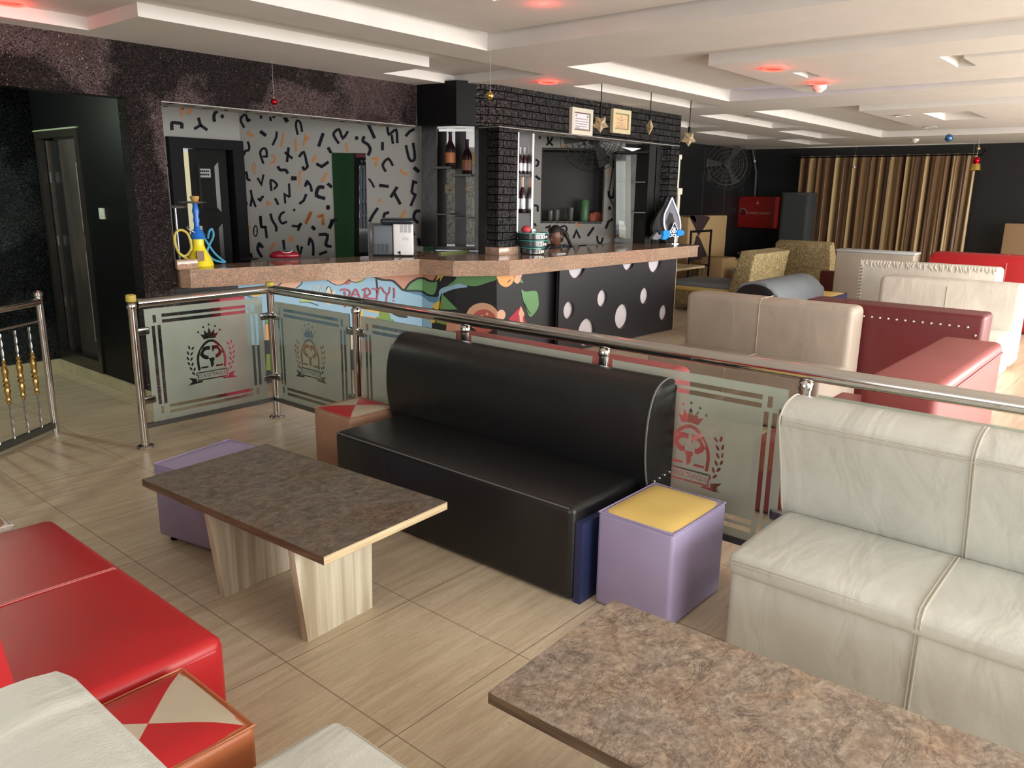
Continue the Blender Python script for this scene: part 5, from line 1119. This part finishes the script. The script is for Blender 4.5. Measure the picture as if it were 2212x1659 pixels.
# ------------------------------------------------------------------ stair balustrade at the left
ga = Vector((1.945, 5.84, 0)); gd = Vector((-.44, -.30, 0)).normalized(); GR = empty('stair_balustrade', ga, 'steel balustrade section with twisted rods and brass turned balusters at the left edge', 'railing')
bm = B(); cyl(bm, ga+Vector((0, 0, .0)), ga+Vector((0, 0, .95)), .024, seg=18); p = obj('post', bm, CHROME, GR)
bm = B(); lathe(bm, [(.02, .945), (.03, .955), (.03, .975), (.015, .99)], ga, 16); obj('post_cap', bm, CHROME, p)
bm = B(); tube(bm, [ga+Vector((0, 0, .915)), ga+gd*1.4+Vector((0, 0, .915))], .026, 16); obj('handrail', bm, CHROME, GR)
bm = B(); tube(bm, [ga+Vector((0, 0, .785)), ga+gd*1.4+Vector((0, 0, .785))], .008, 8); obj('upper_bar', bm, STEEL, GR)
bm = B(); q = gd.cross(Vector((0, 0, 1)))*.018; a, b = ga+Vector((0, 0, .03)), ga+gd*1.4+Vector((0, 0, .03)); prism(bm, [a-q, b-q, b+q, a+q], (0, 0, .04)); obj('bottom_bar', bm, M('channel_grey', (.12, .125, .12), .35, .6), GR)
for k in range(7):
    c = ga+gd*(.13+k*.13); t = empty('baluster', c, None); t.parent = GR; t.matrix_parent_inverse = WLD[GR.name].inverted()
    for z0, z1 in ((.07, .31), (.585, .76)):
        bm = B(); n = int((z1-z0)/.008)
        for ph in (0, math.pi): tube(bm, [c+Vector((.004*math.cos(j*.45+ph), .004*math.sin(j*.45+ph), z0+(z1-z0)*j/n)) for j in range(n+1)], .005, 5)
        obj('twisted_rod', bm, STEEL, t)
    bm = B(); lathe(bm, [(.008, .3), (.013, .305), (.012, .32), (.018, .33), (.012, .345), (.016, .36), (.02, .39), (.013, .41), (.021, .425), (.014, .44), (.021, .455), (.014, .47), (.018, .49), (.02, .52), (.014, .545), (.017, .555), (.01, .57), (.015, .58), (.008, .592)], c, 14); obj('brass_turning', bm, BRASS, t)
# ------------------------------------------------------------------ sofas
def prof(pts, y0, y1, axis='y', bev=.02, seg=3, cuts=0):
    bm = B(); f = (lambda p, t: (p[0], t, p[1])) if axis == 'y' else (lambda p, t: (t, p[0], p[1]))
    P_ = pts; a = [bm.verts.new(f(p, y0)) for p in P_]; b = [bm.verts.new(f(p, y1)) for p in P_]; n = len(P_)
    fa = bm.faces.new(a); fb = bm.faces.new(b[::-1])
    for i in range(n): bm.faces.new((a[i], a[(i+1) % n], b[(i+1) % n], b[i]))
    if bev: bmesh.ops.bevel(bm, geom=list(set(fa.edges)|set(fb.edges)), offset=bev, segments=seg, profile=.5, affect='EDGES')
    return bm
def rp(pts, n=4): return bez2(pts, n)
def seam(par, pts, mat, r=.0035, name='seam'):
    bm = B(); tube(bm, pts, r, 6); return obj(name, bm, mat, par)
STB = M('stitch_beige', (.5, .43, .35), .6); STW = M('stitch_pale', (.5, .47, .4), .6); STR = M('stitch_pink', (.5, .12, .12), .5); STK = M('stitch_grey', (.12, .12, .12), .5); STUD = M('stud_steel', (.8, .78, .75), .2, 1)
# black sofa
s = empty('black_sofa', (2.8, 2.5, 0), 'black leather two seat sofa standing against the glass railing', 'sofa')
obj('seat', rbox((2.44, 1.735, .005), (2.98, 3.31, .425), .03, 4), L_BLACK, s)
bp = rp([(2.985, .30), (2.93, .42), (2.905, .56), (2.915, .72), (2.965, .83), (3.05, .87), (3.12, .86), (3.155, .80)], 4)+[(3.157, .3)]
bk = obj('backrest', prof(bp, 1.68, 3.42, bev=.018), L_BLACK, s)
seam(bk, [(x-.004, 1.684, z) for x, z in bp[2:-4]], STK, .005, 'piping')
seam(s, [(2.444, 1.76, .418), (2.444, 3.3, .418)], STK, .0035, 'piping')
for k in range(4): bm = B(); lathe(bm, [(.006, 0), (.005, -.003), (.002, -.005)], Vector((2.99+k*.045, 1.679, .405+k*.003)), 10, axis='Y'); obj('stud', bm, STUD, bk)
bm = B(); box(bm, (2.46, 1.70, .0), (2.9, 1.734, .36)); obj('end_panel', bm, L_NAVY, s, label='dark navy end cloth')
# white sofa at the right
s = empty('white_sofa', (2.85, .2, 0), 'large white leather sofa with stitched seams at the right, backed on the railing', 'sofa')
obj('seat_base', rbox((2.528, -.62, .005), (3.06, 1.09, .375), .03, 4), L_WHITE, s)
obj('seat_cushion', rbox((2.52, -.63, .32), (3.07, 1.10, .415), .035, 4, puff=.008), L_WHITE, s)
bp = rp([(3.09, .36), (3.045, .44), (3.0, .6), (2.935, .80), (2.945, .85), (3.0, .885), (3.10, .895), (3.155, .86)], 4)+[(3.157, .3)]
bk = obj('backrest', prof(bp, -.66, 1.115, bev=.02), L_WHITE, s)
for o_ in (-.006, .006): seam(s, [(2.525, .455+o_, z) for z in (.02, .2, .33)]+[(2.512, .455+o_, .365), (2.515, .455+o_, .395), (2.545, .455+o_, .420), (2.62, .455+o_, .4245), (2.8, .455+o_, .4255), (3.02, .455+o_, .423)], STW)
for o_ in (-.005, .005): seam(bk, [(x-.003, .44+o_, z) for x, z in bp[3:-5]], STW)
for o_ in (0, .016): seam(bk, [(2.932+.0, 1.1, .825-o_), (2.93, .4, .823-o_), (2.932, -.64, .825-o_)], STW, .003)
for o_ in (0, .014): seam(s, [(2.518, 1.08, .392-o_), (2.517, .45, .388-o_), (2.518, -.6, .392-o_)], STW, .003)
seam(bk, [(x-.003, 1.112, z) for x, z in bp[3:-4]], STW, .004, 'piping')
# white sofa at the bottom left, seat towards the table
s = empty('white_sofa', (.6, .5, 0), 'white leather sofa cut off at the bottom left corner, its backrest nearest the viewer', 'sofa')
obj('seat', rbox((.3, .2, .005), (1.01, 1.41, .42), .03, 4, puff=.004), L_WHITE, s)
bp = rp([(.5, .36), (.49, .5), (.445, .8), (.40, .845), (.28, .85), (.2, .82)], 4)+[(.18, .02), (.5, .02)]
bk = obj('backrest', prof(bp, .2, 1.395, bev=.03, seg=4), L_WHITE, s)
for o_ in (0, .012): seam(bk, [(.437-o_*.9, .25, .824+o_*.5), (.437-o_*.9, 1.375, .824+o_*.5)], STW, .0022)
seam(s, [(1.008, .25, .405), (1.0085, 1.36, .405), (.98, 1.408, .405), (.55, 1.4085, .405)], STW, .003)
# red sofa at the left
s = empty('red_sofa', (.6, 2.6, 0), 'bright red leather sofa at the left edge facing the near coffee table', 'sofa')
obj('seat', rbox((.3, 1.93, .005), (1.015, 3.2, .42), .035, 4, puff=.004), L_RED, s)
bp = rp([(.5, .36), (.49, .5), (.45, .8), (.4, .84), (.28, .85), (.2, .82)], 4)+[(.18, .02), (.5, .02)]
bk = obj('backrest', prof(bp, 1.93, 3.2, bev=.03, seg=4), L_RED, s)
for o_ in (-.005, .005): seam(s, [(.5, 2.585+o_, .4245), (.75, 2.585+o_, .4255), (.985, 2.585+o_, .421), (1.013, 2.585+o_, .395), (1.016, 2.585+o_, .2)], STR, .003)
seam(s, [(.5, 1.932, .385), (.98, 1.931, .385), (1.014, 1.96, .385), (1.017, 2.5, .388), (1.017, 3.15, .385)], STR, .003, 'piping')
# ------------------------------------------------------------------ cube stools
def stool(x0, x1, y0, y1, h, body, tops, label, rot=0, grp='cube stools', foot=False, pleat=False):
    c = Vector(((x0+x1)/2, (y0+y1)/2, 0)); s = empty('cube_stool', c, label, 'stool', grp); hx, hy = (x1-x0)/2, (y1-y0)/2
    z0 = .03 if foot else .003
    b_ = rbox(c+Vector((-hx, -hy, z0)), c+Vector((hx, hy, h-.014)), .018, 3)
    obj('body', b_, body, s)
    bm = B(); e = .012; k = [(-hx+e, -hy+e), (hx-e, -hy+e), (hx-e, hy-e), (-hx+e, hy-e)]; n = 6
    # padded top in a fine grid, four triangles of colour when two colours are given
    G = [[bm.verts.new(c+Vector(((-1+2*i/12)*(hx-e), (-1+2*j/12)*(hy-e), h-.016+.016*(1-abs(-1+2*i/12)**6)*(1-abs(-1+2*j/12)**6)))) for j in range(13)] for i in range(13)]
    for i in range(12):
        for j in range(12):
            q = (G[i][j], G[i+1][j], G[i+1][j+1], G[i][j+1]); ui, vj = -1+2*(i+.5)/12, -1+2*(j+.5)/12
            if len(tops) == 2 and (i == j or i+j == 11):
                tri = ((q[0], q[1], q[2]), (q[0], q[2], q[3])) if i == j else ((q[0], q[1], q[3]), (q[1], q[2], q[3]))
                for t_ in tri:
                    m_ = sum((v.co for v in t_), Vector())/3-c; f = bm.faces.new(t_); f.material_index = 0 if abs(m_.x/hx) > abs(m_.y/hy) else 1
            else:
                f = bm.faces.new(q); f.material_index = 0 if len(tops) == 1 or abs(ui) > abs(vj) else 1
    obj('top_pad', bm, tops, s)
    bm = B(); tube(bm, [c+Vector((x, y, h-.015)) for x, y in ((-hx+.004, -hy+.004), (hx-.004, -hy+.004), (hx-.004, hy-.004), (-hx+.004, hy-.004))], .004, 6, closed=True); obj('piping', bm, body, s)
    if foot:
        for i in (-1, 1):
            for j in (-1, 1): bm = B(); cyl(bm, c+Vector((i*(hx-.05), j*(hy-.05), 0)), c+Vector((i*(hx-.05), j*(hy-.05), .03)), .02, seg=10); obj('foot', bm, BLACK_M, s)
    if rot: s.rotation_euler.z = rot
    return s
stool(2.515, 2.965, 1.315, 1.665, .425, L_LIL, [L_YEL], 'lilac cube stool with a yellow top between the black and the white sofa', rot=.0)
stool(1.63, 2.09, 3.2, 3.64, .406, L_LIL, [L_LIL], 'plain lilac cube stool tucked under the far end of the coffee table', rot=.2, foot=True)
stool(2.66, 3.02, 3.455, 3.8, .43, L_TAN, [M('red_patch', (.42, .02, .025), .45), L_STB], 'tan cube stool with a red and beige triangle top left of the black sofa')
stool(.51, .865, 1.53, 1.89, .425, L_ORB, [L_STB, L_RED], 'red and beige triangle topped cube stool between the red and bottom left white sofas')
stool(.55, .90, 3.26, 3.60, .42, L_CREAM, [M('rose_patch', (.35, .16, .12), .5)], 'cream cube stool with a dusty pink top beyond the red sofa at the left', rot=.0)
# ------------------------------------------------------------------ coffee tables
def table(c, rot, stone, label, leg1, h=.445, hx=.32):
    c = Vector(c); t = empty('coffee_table', c, label, 'coffee table', 'low laminate coffee tables'); hy = .598
    bm = B(); box(bm, c+Vector((-hx, -hy, h-.034)), c+Vector((hx, hy, h)))
    bm.faces.ensure_lookup_table(); bm.normal_update()
    for f in bm.faces:
        n = f.normal; f.material_index = 0 if n.z > .5 else 1 if abs(n.y) > .5 else 2 if abs(n.x) > .5 else 3
    bmesh.ops.bevel(bm, geom=bm.edges[:], offset=.0015, segments=1, affect='EDGES')
    obj('table_top', bm, [stone, PLYE, DWOOD, DWOOD], t, smooth=False)
    for y in leg1:
        bm = B(); prism(bm, [c+Vector((x, y, z)) for x, z in ((-.245, 0), (.085, 0), (.095, h-.035), (-.29, h-.035))], (0, .035, 0)); lg = obj('leg_panel', bm, PLY, t, smooth=False)
        if y == leg1[0]:
            bm = B(); box(bm, c+Vector((-.12, y-.004, h-.135)), c+Vector((-.075, y+.001, h-.036))); obj('slot', bm, M('slot_dark', (.06, .05, .045), .6), lg)
            bm = B(); box(bm, c+Vector((-.075, y-.012, h-.135)), c+Vector((-.052, y, h-.036))); obj('joint_block', bm, PLYE, lg)
    bm = B(); box(bm, c+Vector((-.118, leg1[0]+.036, h-.13)), c+Vector((-.078, leg1[-1]-.001, h-.036))); obj('stretcher', bm, DWOOD, t)
    t.rotation_euler.z = rot; return t
table((1.762, 2.71, 0), .06, STONE1, 'dark stone patterned coffee table on two pale wooden panel legs before the black sofa', (-.39, .15))
table((1.62, .58, 0), .035, STONE2, 'stone patterned coffee table cut off by the bottom right corner before the white sofa', (-.42, .25), hx=.302)
# ------------------------------------------------------------------ beyond the railing
def sofa(name, label, seat, back, mat, grp=None, extras=None, bev=.05, thing='sofa'):
    xs = [seat[0], seat[3], back[0], back[3]]; s = empty(name, ((min(xs)+max(xs))/2, (seat[1]+seat[4])/2, 0), label, thing, grp)
    obj('seat', rbox(seat[:3], seat[3:], .035, 3), mat, s); b_ = obj('backrest', rbox(back[:3], back[3:], bev, 4), mat, s); return s, b_
s, b_ = sofa('red_sofa', 'red leather sofa just behind the railing, only its low back showing over the handrail', (3.5, 1.85, .005, 4.1, 3.4, .42), (3.27, 1.82, .05, 3.58, 3.44, .83), L_MAR2)
s, b_ = sofa('beige_sofa', 'beige sofa with a centre seam beyond the railing, its seat towards the viewer', (5.5, 1.83, .005, 6.12, 3.23, .425), (6.08, 1.83, .1, 6.36, 3.22, .87), L_BEI)
seam(b_, [(6.078, 2.56, .44), (6.077, 2.56, .82), (6.10, 2.56, .868), (6.34, 2.56, .873)], STB, .0035); seam(s, [(5.498, 2.55, .02), (5.498, 2.55, .4), (5.52, 2.55, .427), (6.07, 2.55, .428)], STB, .0035)
s, b_ = sofa('maroon_sofa', 'tall maroon sofa seen from behind with a row of studs along its back', (6.6, 1.05, .005, 7.3, 2.3, .42), (6.4, 1.03, .005, 6.72, 2.32, .865), L_MAR, bev=.03)
for k in range(28): bm = B(); lathe(bm, [(.011, 0), (.009, -.005), (.004, -.008)], Vector((6.399, 1.13+k*.06, .775)) if k < 20 else Vector((6.399, 1.075, .72-(k-20)*.08)), 8, axis='X'); obj('stud', bm, STUD, b_)
s, b_ = sofa('maroon_sofa', 'maroon sofa turned sideways behind the railing, its long back top running away from the viewer', (3.9, .95, .005, 5.3, 1.62, .42), (3.78, .74, .005, 5.33, 1.07, .86), L_MAR2, bev=.04)
seam(b_, [(3.83, .739, .80), (4.5, .737, .80), (5.3, .739, .80)], M('maroon_seam', (.2, .03, .035), .5), .008, 'piping')
s, b_ = sofa('white_sofa', 'white sofa with a centre seam, nearest of the pale sofas at the far right', (8.35, 1.2, .005, 9.05, 2.45, .42), (8.98, 1.16, .05, 9.35, 2.48, .865), L_CREAM, bev=.06)
seam(b_, [(8.978, 1.82, .43), (8.977, 1.82, .8), (9.02, 1.82, .866)], STB, .004)
s, b_ = sofa('white_sofa', 'white ruffled edge sofa seen over the back of the seamed white sofa', (10.2, 1.6, .005, 10.9, 2.9, .42), (9.9, 1.52, .005, 10.2, 2.98, .95), L_CREAM, bev=.05)
bm = B()
for k in range(44):
    y = 1.56+k*.0325; tube(bm, smoothline([(9.89, y, .955), (9.892, y+random.uniform(-.02, .02), .92), (9.893, y+random.uniform(-.03, .03), .87+random.random()*.03)], 3), [.004, .009, .01, .01, .009, .005, .003], 6)
for k in range(16): z = .3+k*.04; tube(bm, [(9.893, 2.97, z), (9.893, 2.955, z+.01), (9.893, 2.93, z+.012)], .009, 6)
obj('ruffle', bm, L_CREAM, b_)
s, b_ = sofa('beige_sofa', 'beige backed sofa with a white top edge before the gold curtain', (11.9, 2.85, .005, 12.6, 3.8, .42), (11.6, 2.8, .005, 11.9, 3.83, .93), L_BEI, bev=.02)
bm = rbox((11.59, 2.79, .925), (11.91, 3.84, .96), .015, 2); obj('top_roll', bm, M('pale_grey_top', (.5, .52, .54), .5), b_, label='pale grey top edge')
s, b_ = sofa('red_sofa', 'wide bright red sofa at the far right before the dark wall', (12.2, .9, .005, 12.9, 2.65, .42), (11.75, .7, .005, 12.2, 2.68, .98), L_RED, bev=.1)
seam(b_, [(11.748, 1.75, .1), (11.748, 1.75, .88), (11.85, 1.75, .98)], STR, .008)
sofa('red_sofa', 'small dark red seat block left of the beige backed sofa', (12.4, 3.92, .005, 12.9, 4.25, .42), (12.3, 3.9, .1, 12.42, 4.27, .58), L_MAR, bev=.03)
stool(10.5, 11.1, 3.45, 3.85, .42, L_NAVY, [L_YEL], 'dark cube stool with a yellow top left of the ruffled white sofa')
def bx(name, label, cat, a, b, mat, r=.02): return obj(name, rbox(a, b, r, 2), mat, label=label, cat=cat)
bm = B(); 
# blue grey rolled sofa
s = empty('grey_sofa', (9.0, 3.7, 0), 'blue grey sofa with a rounded roll back behind the beige sofa', 'sofa')
rr = rp([(3.35, .3), (3.33, .52), (3.42, .68), (3.6, .745), (3.78, .71), (3.88, .58), (3.88, .3)], 4)
bk = obj('backrest', prof([(a, z) for a, z in rr]+[(3.86, .02), (3.37, .02)], 8.45, 9.85, axis='x', bev=.05, seg=3), L_GREY, s); 
obj('end_cap', prof([(3.605+(a-3.605)*.93, .02+(z-.02)*.96) for a, z in rr]+[(3.83, .04), (3.4, .04)], 8.435, 8.46, axis='x', bev=.01), L_BLACK, bk, label='black rounded end cap')
obj('seat', rbox((8.5, 2.85, .005), (9.8, 3.38, .4), .03, 3), L_GREY, s)
# patterned seats
def lean_chair(label, base, topf, w, mat, depth=.5):
    base = Vector(base); s = empty('patterned_chair', base, label, 'chair', 'patterned fabric chairs'); d = Vector(topf)-base; d.z = 0; L_ = d.length; d.normalize(); n = Vector((-d.y, d.x, 0))
    return s, d, n
s = empty('patterned_chaise', (11.0, 5.4, 0), 'patterned chaise with a dark seat and leaning backrest behind the bar end', 'chaise')
obj('base', rbox((10.5, 4.75, .08), (11.5, 5.9, .32), .03, 3), PAIS, s); obj('yellow_piping', rbox((10.47, 4.72, .3), (11.53, 5.93, .37), .03, 3), L_YEL, s, label='yellow piped edge'); obj('seat', rbox((10.5, 4.75, .35), (11.5, 5.9, .43), .03, 3), L_GREY, s)
for x in (10.56, 11.42):
    for y in (4.82, 5.82): bm = B(); box(bm, (x, y, 0), (x+.06, y+.06, .09)); obj('leg', bm, BLACK_M, s)
bp = [(4.86, .4), (4.72, .93), (4.5, .9), (4.62, .1), (4.8, .1)]; obj('backrest', prof(bp, 10.4, 11.62, axis='x', bev=.03), PAIS, s)
s = empty('patterned_chair', (13.9, 5.2, 0), 'tall patterned fabric chair leaning back before the curtain, left of the beige backed sofa', 'chair')
bp = [(5.35, .05), (5.3, .45), (5.02, .93), (4.84, .93), (5.0, .05)]; obj('backrest', prof([(13.55, .0), (13.35, .9), (13.5, .95), (13.9, .4), (13.9, .0)], 4.5, 5.45, bev=.03), PAIS, s); obj('seat', rbox((13.8, 4.55, .0), (14.4, 5.4, .42), .04, 3), PAIS, s)
# booth, tables, stools at the back
s = empty('booth_seat', (15.3, 7.3, 0), 'tan and brown curved pattern booth seat against the back wall', 'booth')
bm = rbox((14.0, 7.45, 0), (15.65, 7.86, 1.28), .03, 3); bb = obj('backrest', bm, M('tan_panel', (.46, .31, .15), .6), s)
bm = B()
def fp(x, y, Y=7.448): p = onY(x, y, Y); return (p.x, Y, p.z)
for pts in (rnd((1492, 466), (1531, 468), (1528, 480), (1512, 505), (1508, 508), (1500, 490)), rnd((1480, 466), (1500, 467), (1502, 480), (1490, 470)), rnd((1508, 509), (1528, 555), (1530, 572), (1490, 565), (1500, 525))): prism(bm, [fp(*q) for q in pts], (0, -.004, 0))
obj('brown_pattern', bm, M('dark_brown_panel', (.045, .028, .03), .5), bb, label='dark brown curved patches')
obj('seat', rbox((14.2, 6.9, 0), (15.6, 7.47, .42), .03, 3), M('tan_panel', (.46, .31, .15), .6), s)
bm = B()
for a, b in (((13.25, 6.6, 0), (13.25, 6.6, 1.08)), ((12.5, 6.6, 0), (12.5, 6.6, 1.08)), ((12.5, 6.6, 1.06), (13.25, 6.6, 1.06)), ((12.5, 6.6, .45), (13.25, 6.6, .45))): cyl(bm, a, b, .02, seg=8)
obj('metal_rack', bm, BLACK_M, label='black metal rack frame standing before the tan booth', cat='rack')
def wtable(x0, x1, y0, y1, h, label, top):
    t = empty('wooden_table', ((x0+x1)/2, (y0+y1)/2, 0), label, 'table'); bm = B(); box(bm, (x0, y0, h-.035), (x1, y1, h)); obj('table_top', bm, top, t)
    for x in (x0+.05, x1-.1):
        for y in (y0+.05, y1-.1): bm = B(); box(bm, (x, y, 0), (x+.05, y+.05, h-.036)); obj('leg', bm, DWOOD, t)
wtable(10.9, 12.3, 6.2, 6.85, .52, 'low brown wooden table just right of the bar counter end', PLYE); wtable(14.4, 16.1, 6.0, 6.6, .62, 'brown laminate table before the tan booth', DWOOD)
stool(13.6, 14.0, 5.9, 6.3, .4, M('mauve_fabric', (.35, .31, .34), .7), [M('mauve_fabric', (.35, .31, .34), .7)], 'small mauve grey cube stool by the back wall, left of the dusty pink one')
stool(13.9, 14.3, 5.55, 5.87, .42, M('dusty_pink', (.4, .24, .22), .7), [M('dusty_pink', (.4, .24, .22), .7)], 'small dusty pink cube stool by the back wall')
bm = rbox((13.6, 6.5, .005), (14.15, 6.95, .55), .02, 2); obj('tan_bench_end', bm, M('tan_panel', (.46, .31, .15), .6), label='tan bench end before the brown laminate table', cat='bench')
# speaker, fire cabinet, wall fan
a = onX(1690, 415, 16.4); b = onX(1749, 417, 16.4); s = empty('loudspeaker', (16.6, (a.y+b.y)/2, 0), 'tall dark grey loudspeaker cabinet standing left of the curtain', 'loudspeaker')
obj('cabinet', rbox((16.4, b.y, .0), (16.85, a.y, a.z), .02, 2), M('speaker_grey', (.045, .05, .052), .55), s); bm = B(); box(bm, (16.39, b.y+.05, .45), (16.4, a.y-.05, a.z-.06)); obj('grille', bm, M('grille_grey', (.035, .04, .042), .8, bump=.3, bscale=200), s)
bm = B(); box(bm, (16.383, b.y+.12, .62), (16.39, b.y+.2, .72)); obj('badge', bm, SILV, s)
a = onX(1597, 424, 17.08); b = onX(1671, 494, 17.08); s = empty('fire_hose_cabinet', (17.2, (a.y+b.y)/2, b.z), 'red fire hose cabinet mounted on the black far wall', 'fire cabinet'); FR = M('fire_red', (.33, .015, .012), .35)
obj('cabinet_box', rbox((17.09, b.y, b.z), (17.298, a.y, a.z), .01, 2), FR, s); dr = obj('door', rbox((17.07, b.y+.01, b.z+.01), (17.09, a.y-.01, a.z-.01), .005, 2), FR, s)
bm = B(); fm = frame((17.068, (a.y+b.y)/2-.02, (a.z+b.z)/2-.02), (0, -1, 0), (0, 0, 1)); addmesh(bm, textmesh('FIRE HOSE CABINET', .07, fm)); prism(bm, [fm @ Vector(q) for q in ((-.03, .2, 0), (.03, .2, 0), (0, .27, 0))], (-.001, 0, 0)); obj('lettering', bm, M('sign_grey', (.45, .4, .4), .6), dr)
bm = B(); lathe(bm, [(.07, 0), (.07, -.01), (.05, -.012)], Vector((17.07, a.y-.13, (a.z+b.z)/2)), 18, axis='X'); obj('lock', bm, M('lock_red', (.12, .005, .005), .4), dr); bm = B(); tube(bm, [Vector((17.05, a.y-.13, (a.z+b.z)/2))+Vector((0, .075*math.cos(t), .075*math.sin(t))) for t in [math.pi*i/10 for i in range(11)]], .008, 6); obj('handle_ring', bm, SILV, dr)
bm = B(); tube(bm, [(17.25, 7.6, a.z), (17.25, 7.62, 2.2), (17.26, 7.75, CE-.002)], .025, 8); obj('water_pipe', bm, M('pipe_dark', (.06, .06, .06), .35), label='dark supply pipe rising from the fire hose cabinet to the ceiling', cat='pipe')
fc = onY(1570, 355, 7.55); root = empty('wall_fan', fc, 'large wall mounted wire cage fan beside the fire cabinet', 'fan'); fan_parts(root, fc, Vector((-.72, -.62, .12)), .5, M('fan_brown', (.05, .04, .035), .6), M('fan_blade', (.02, .018, .016), .7))
bm = B(); e = onY(1534, 378, 7.8); tube(bm, [(e.x, 7.879, e.z), (e.x, 7.75, e.z), fc+Vector((.05, .1, 0))], .02, 8); rbox((e.x-.07, 7.8, e.z-.14), (e.x+.07, 7.878, e.z+.12), .01, 2, bm=bm); obj('wall_bracket', bm, M('bracket_dark', (.04, .042, .045), .35), root)
# curtains
def curtain(y0, y1, label, seed, lean=0):
    random.seed(seed); bm = B(); N_ = 260; rows = [0.02, .6, 1.2, 1.8, 2.35, 2.5]; G = []
    ph = [random.uniform(0, 6) for _ in range(4)]
    for z in rows:
        r_ = []
        for i in range(N_+1):
            t = i/N_; y = y0+(y1-y0)*t+lean*(2.5-z)*.1; A = .07 if z < 2.4 else .05
            x = 17.14+A*math.sin(t*(y1-y0)*36+ph[0]+.4*math.sin(z+ph[2]))+.03*math.sin(t*(y1-y0)*71+ph[1]+z*.3)
            r_.append(bm.verts.new((x, y, z)))
        G.append(r_)
    for a_, b_ in zip(G, G[1:]):
        for i in range(N_): bm.faces.new((a_[i], a_[i+1], b_[i+1], b_[i]))
    return obj('curtain', bm, CURT, label=label, cat='curtain', group='gold curtains')
yl, ym, yr = onX(1712, 450, 17.0).y, onX(1944, 450, 17.0).y, onX(2092, 450, 17.0).y
curtain(yl, ym+.02, 'left brown and gold striped eyelet curtain on the far wall', 3, .0); curtain(ym+.012, yr, 'right brown and gold striped eyelet curtain on the far wall', 5, .0)
bm = B(); cyl(bm, (16.99, yl+.1, 2.47), (16.99, yr-.1, 2.47), .014, seg=10); [cyl(bm, (16.99, y, 2.47), (17.3, y, 2.56), .01, seg=8) for y in (yl+.08, yr-.08)]; obj('curtain_rod', bm, BLACK_M, label='dark curtain rod above the gold curtains', cat='curtain rod')
bm = B(); box(bm, (17.26, yr+.1, .3), (17.299, yl-.1, 2.4)); struct('window_2', bm, M('window_glow', (.9, .9, .85), .5, emit=(1, .97, .9), estr=3))
a = onX(2172, 482, 16.8); bx('brown_panel', 'tall brown upholstered panel leaning on the dark far wall at the right edge', 'panel', (16.75, .9, .005), (17.0, a.y, a.z), M('brown_board', (.3, .19, .1), .6))
# red seat at the front of the bar
g = onZ(484, 822, 0); 
a, b = onY(456, 640, 5.86), onY(514, 640, 5.86); bx('red_bar_seat', 'red upholstered block seat standing against the bar front at its left end', 'seat', (a.x, 5.74, .005), (b.x, 5.9, .875), M('crimson_cloth', (.4, .025, .06), .6), .03)
# cloth on the floor by the bar end
for i in range(3): bm = B(); c = onZ(1395+i*8, 722-i*2, 0); rbox(c+Vector((-.015, -.015, .001)), c+Vector((.015, .015, .02)), .004, 1, bm=bm); obj('paper_scrap', bm, M('cap_cream', (.5, .45, .35), .5), label='%s of three pale paper scraps on the floor by the perforated panel' % ('leftmost', 'middle', 'rightmost')[i], cat='litter', group='paper scraps by the bar')
# tidy: every single thing directly in the scene
for o in list(COL.objects):
    if o.type == 'MESH' and not o.parent and 'kind' not in o and 'label' not in o: print('UNLABELLED', o.name)
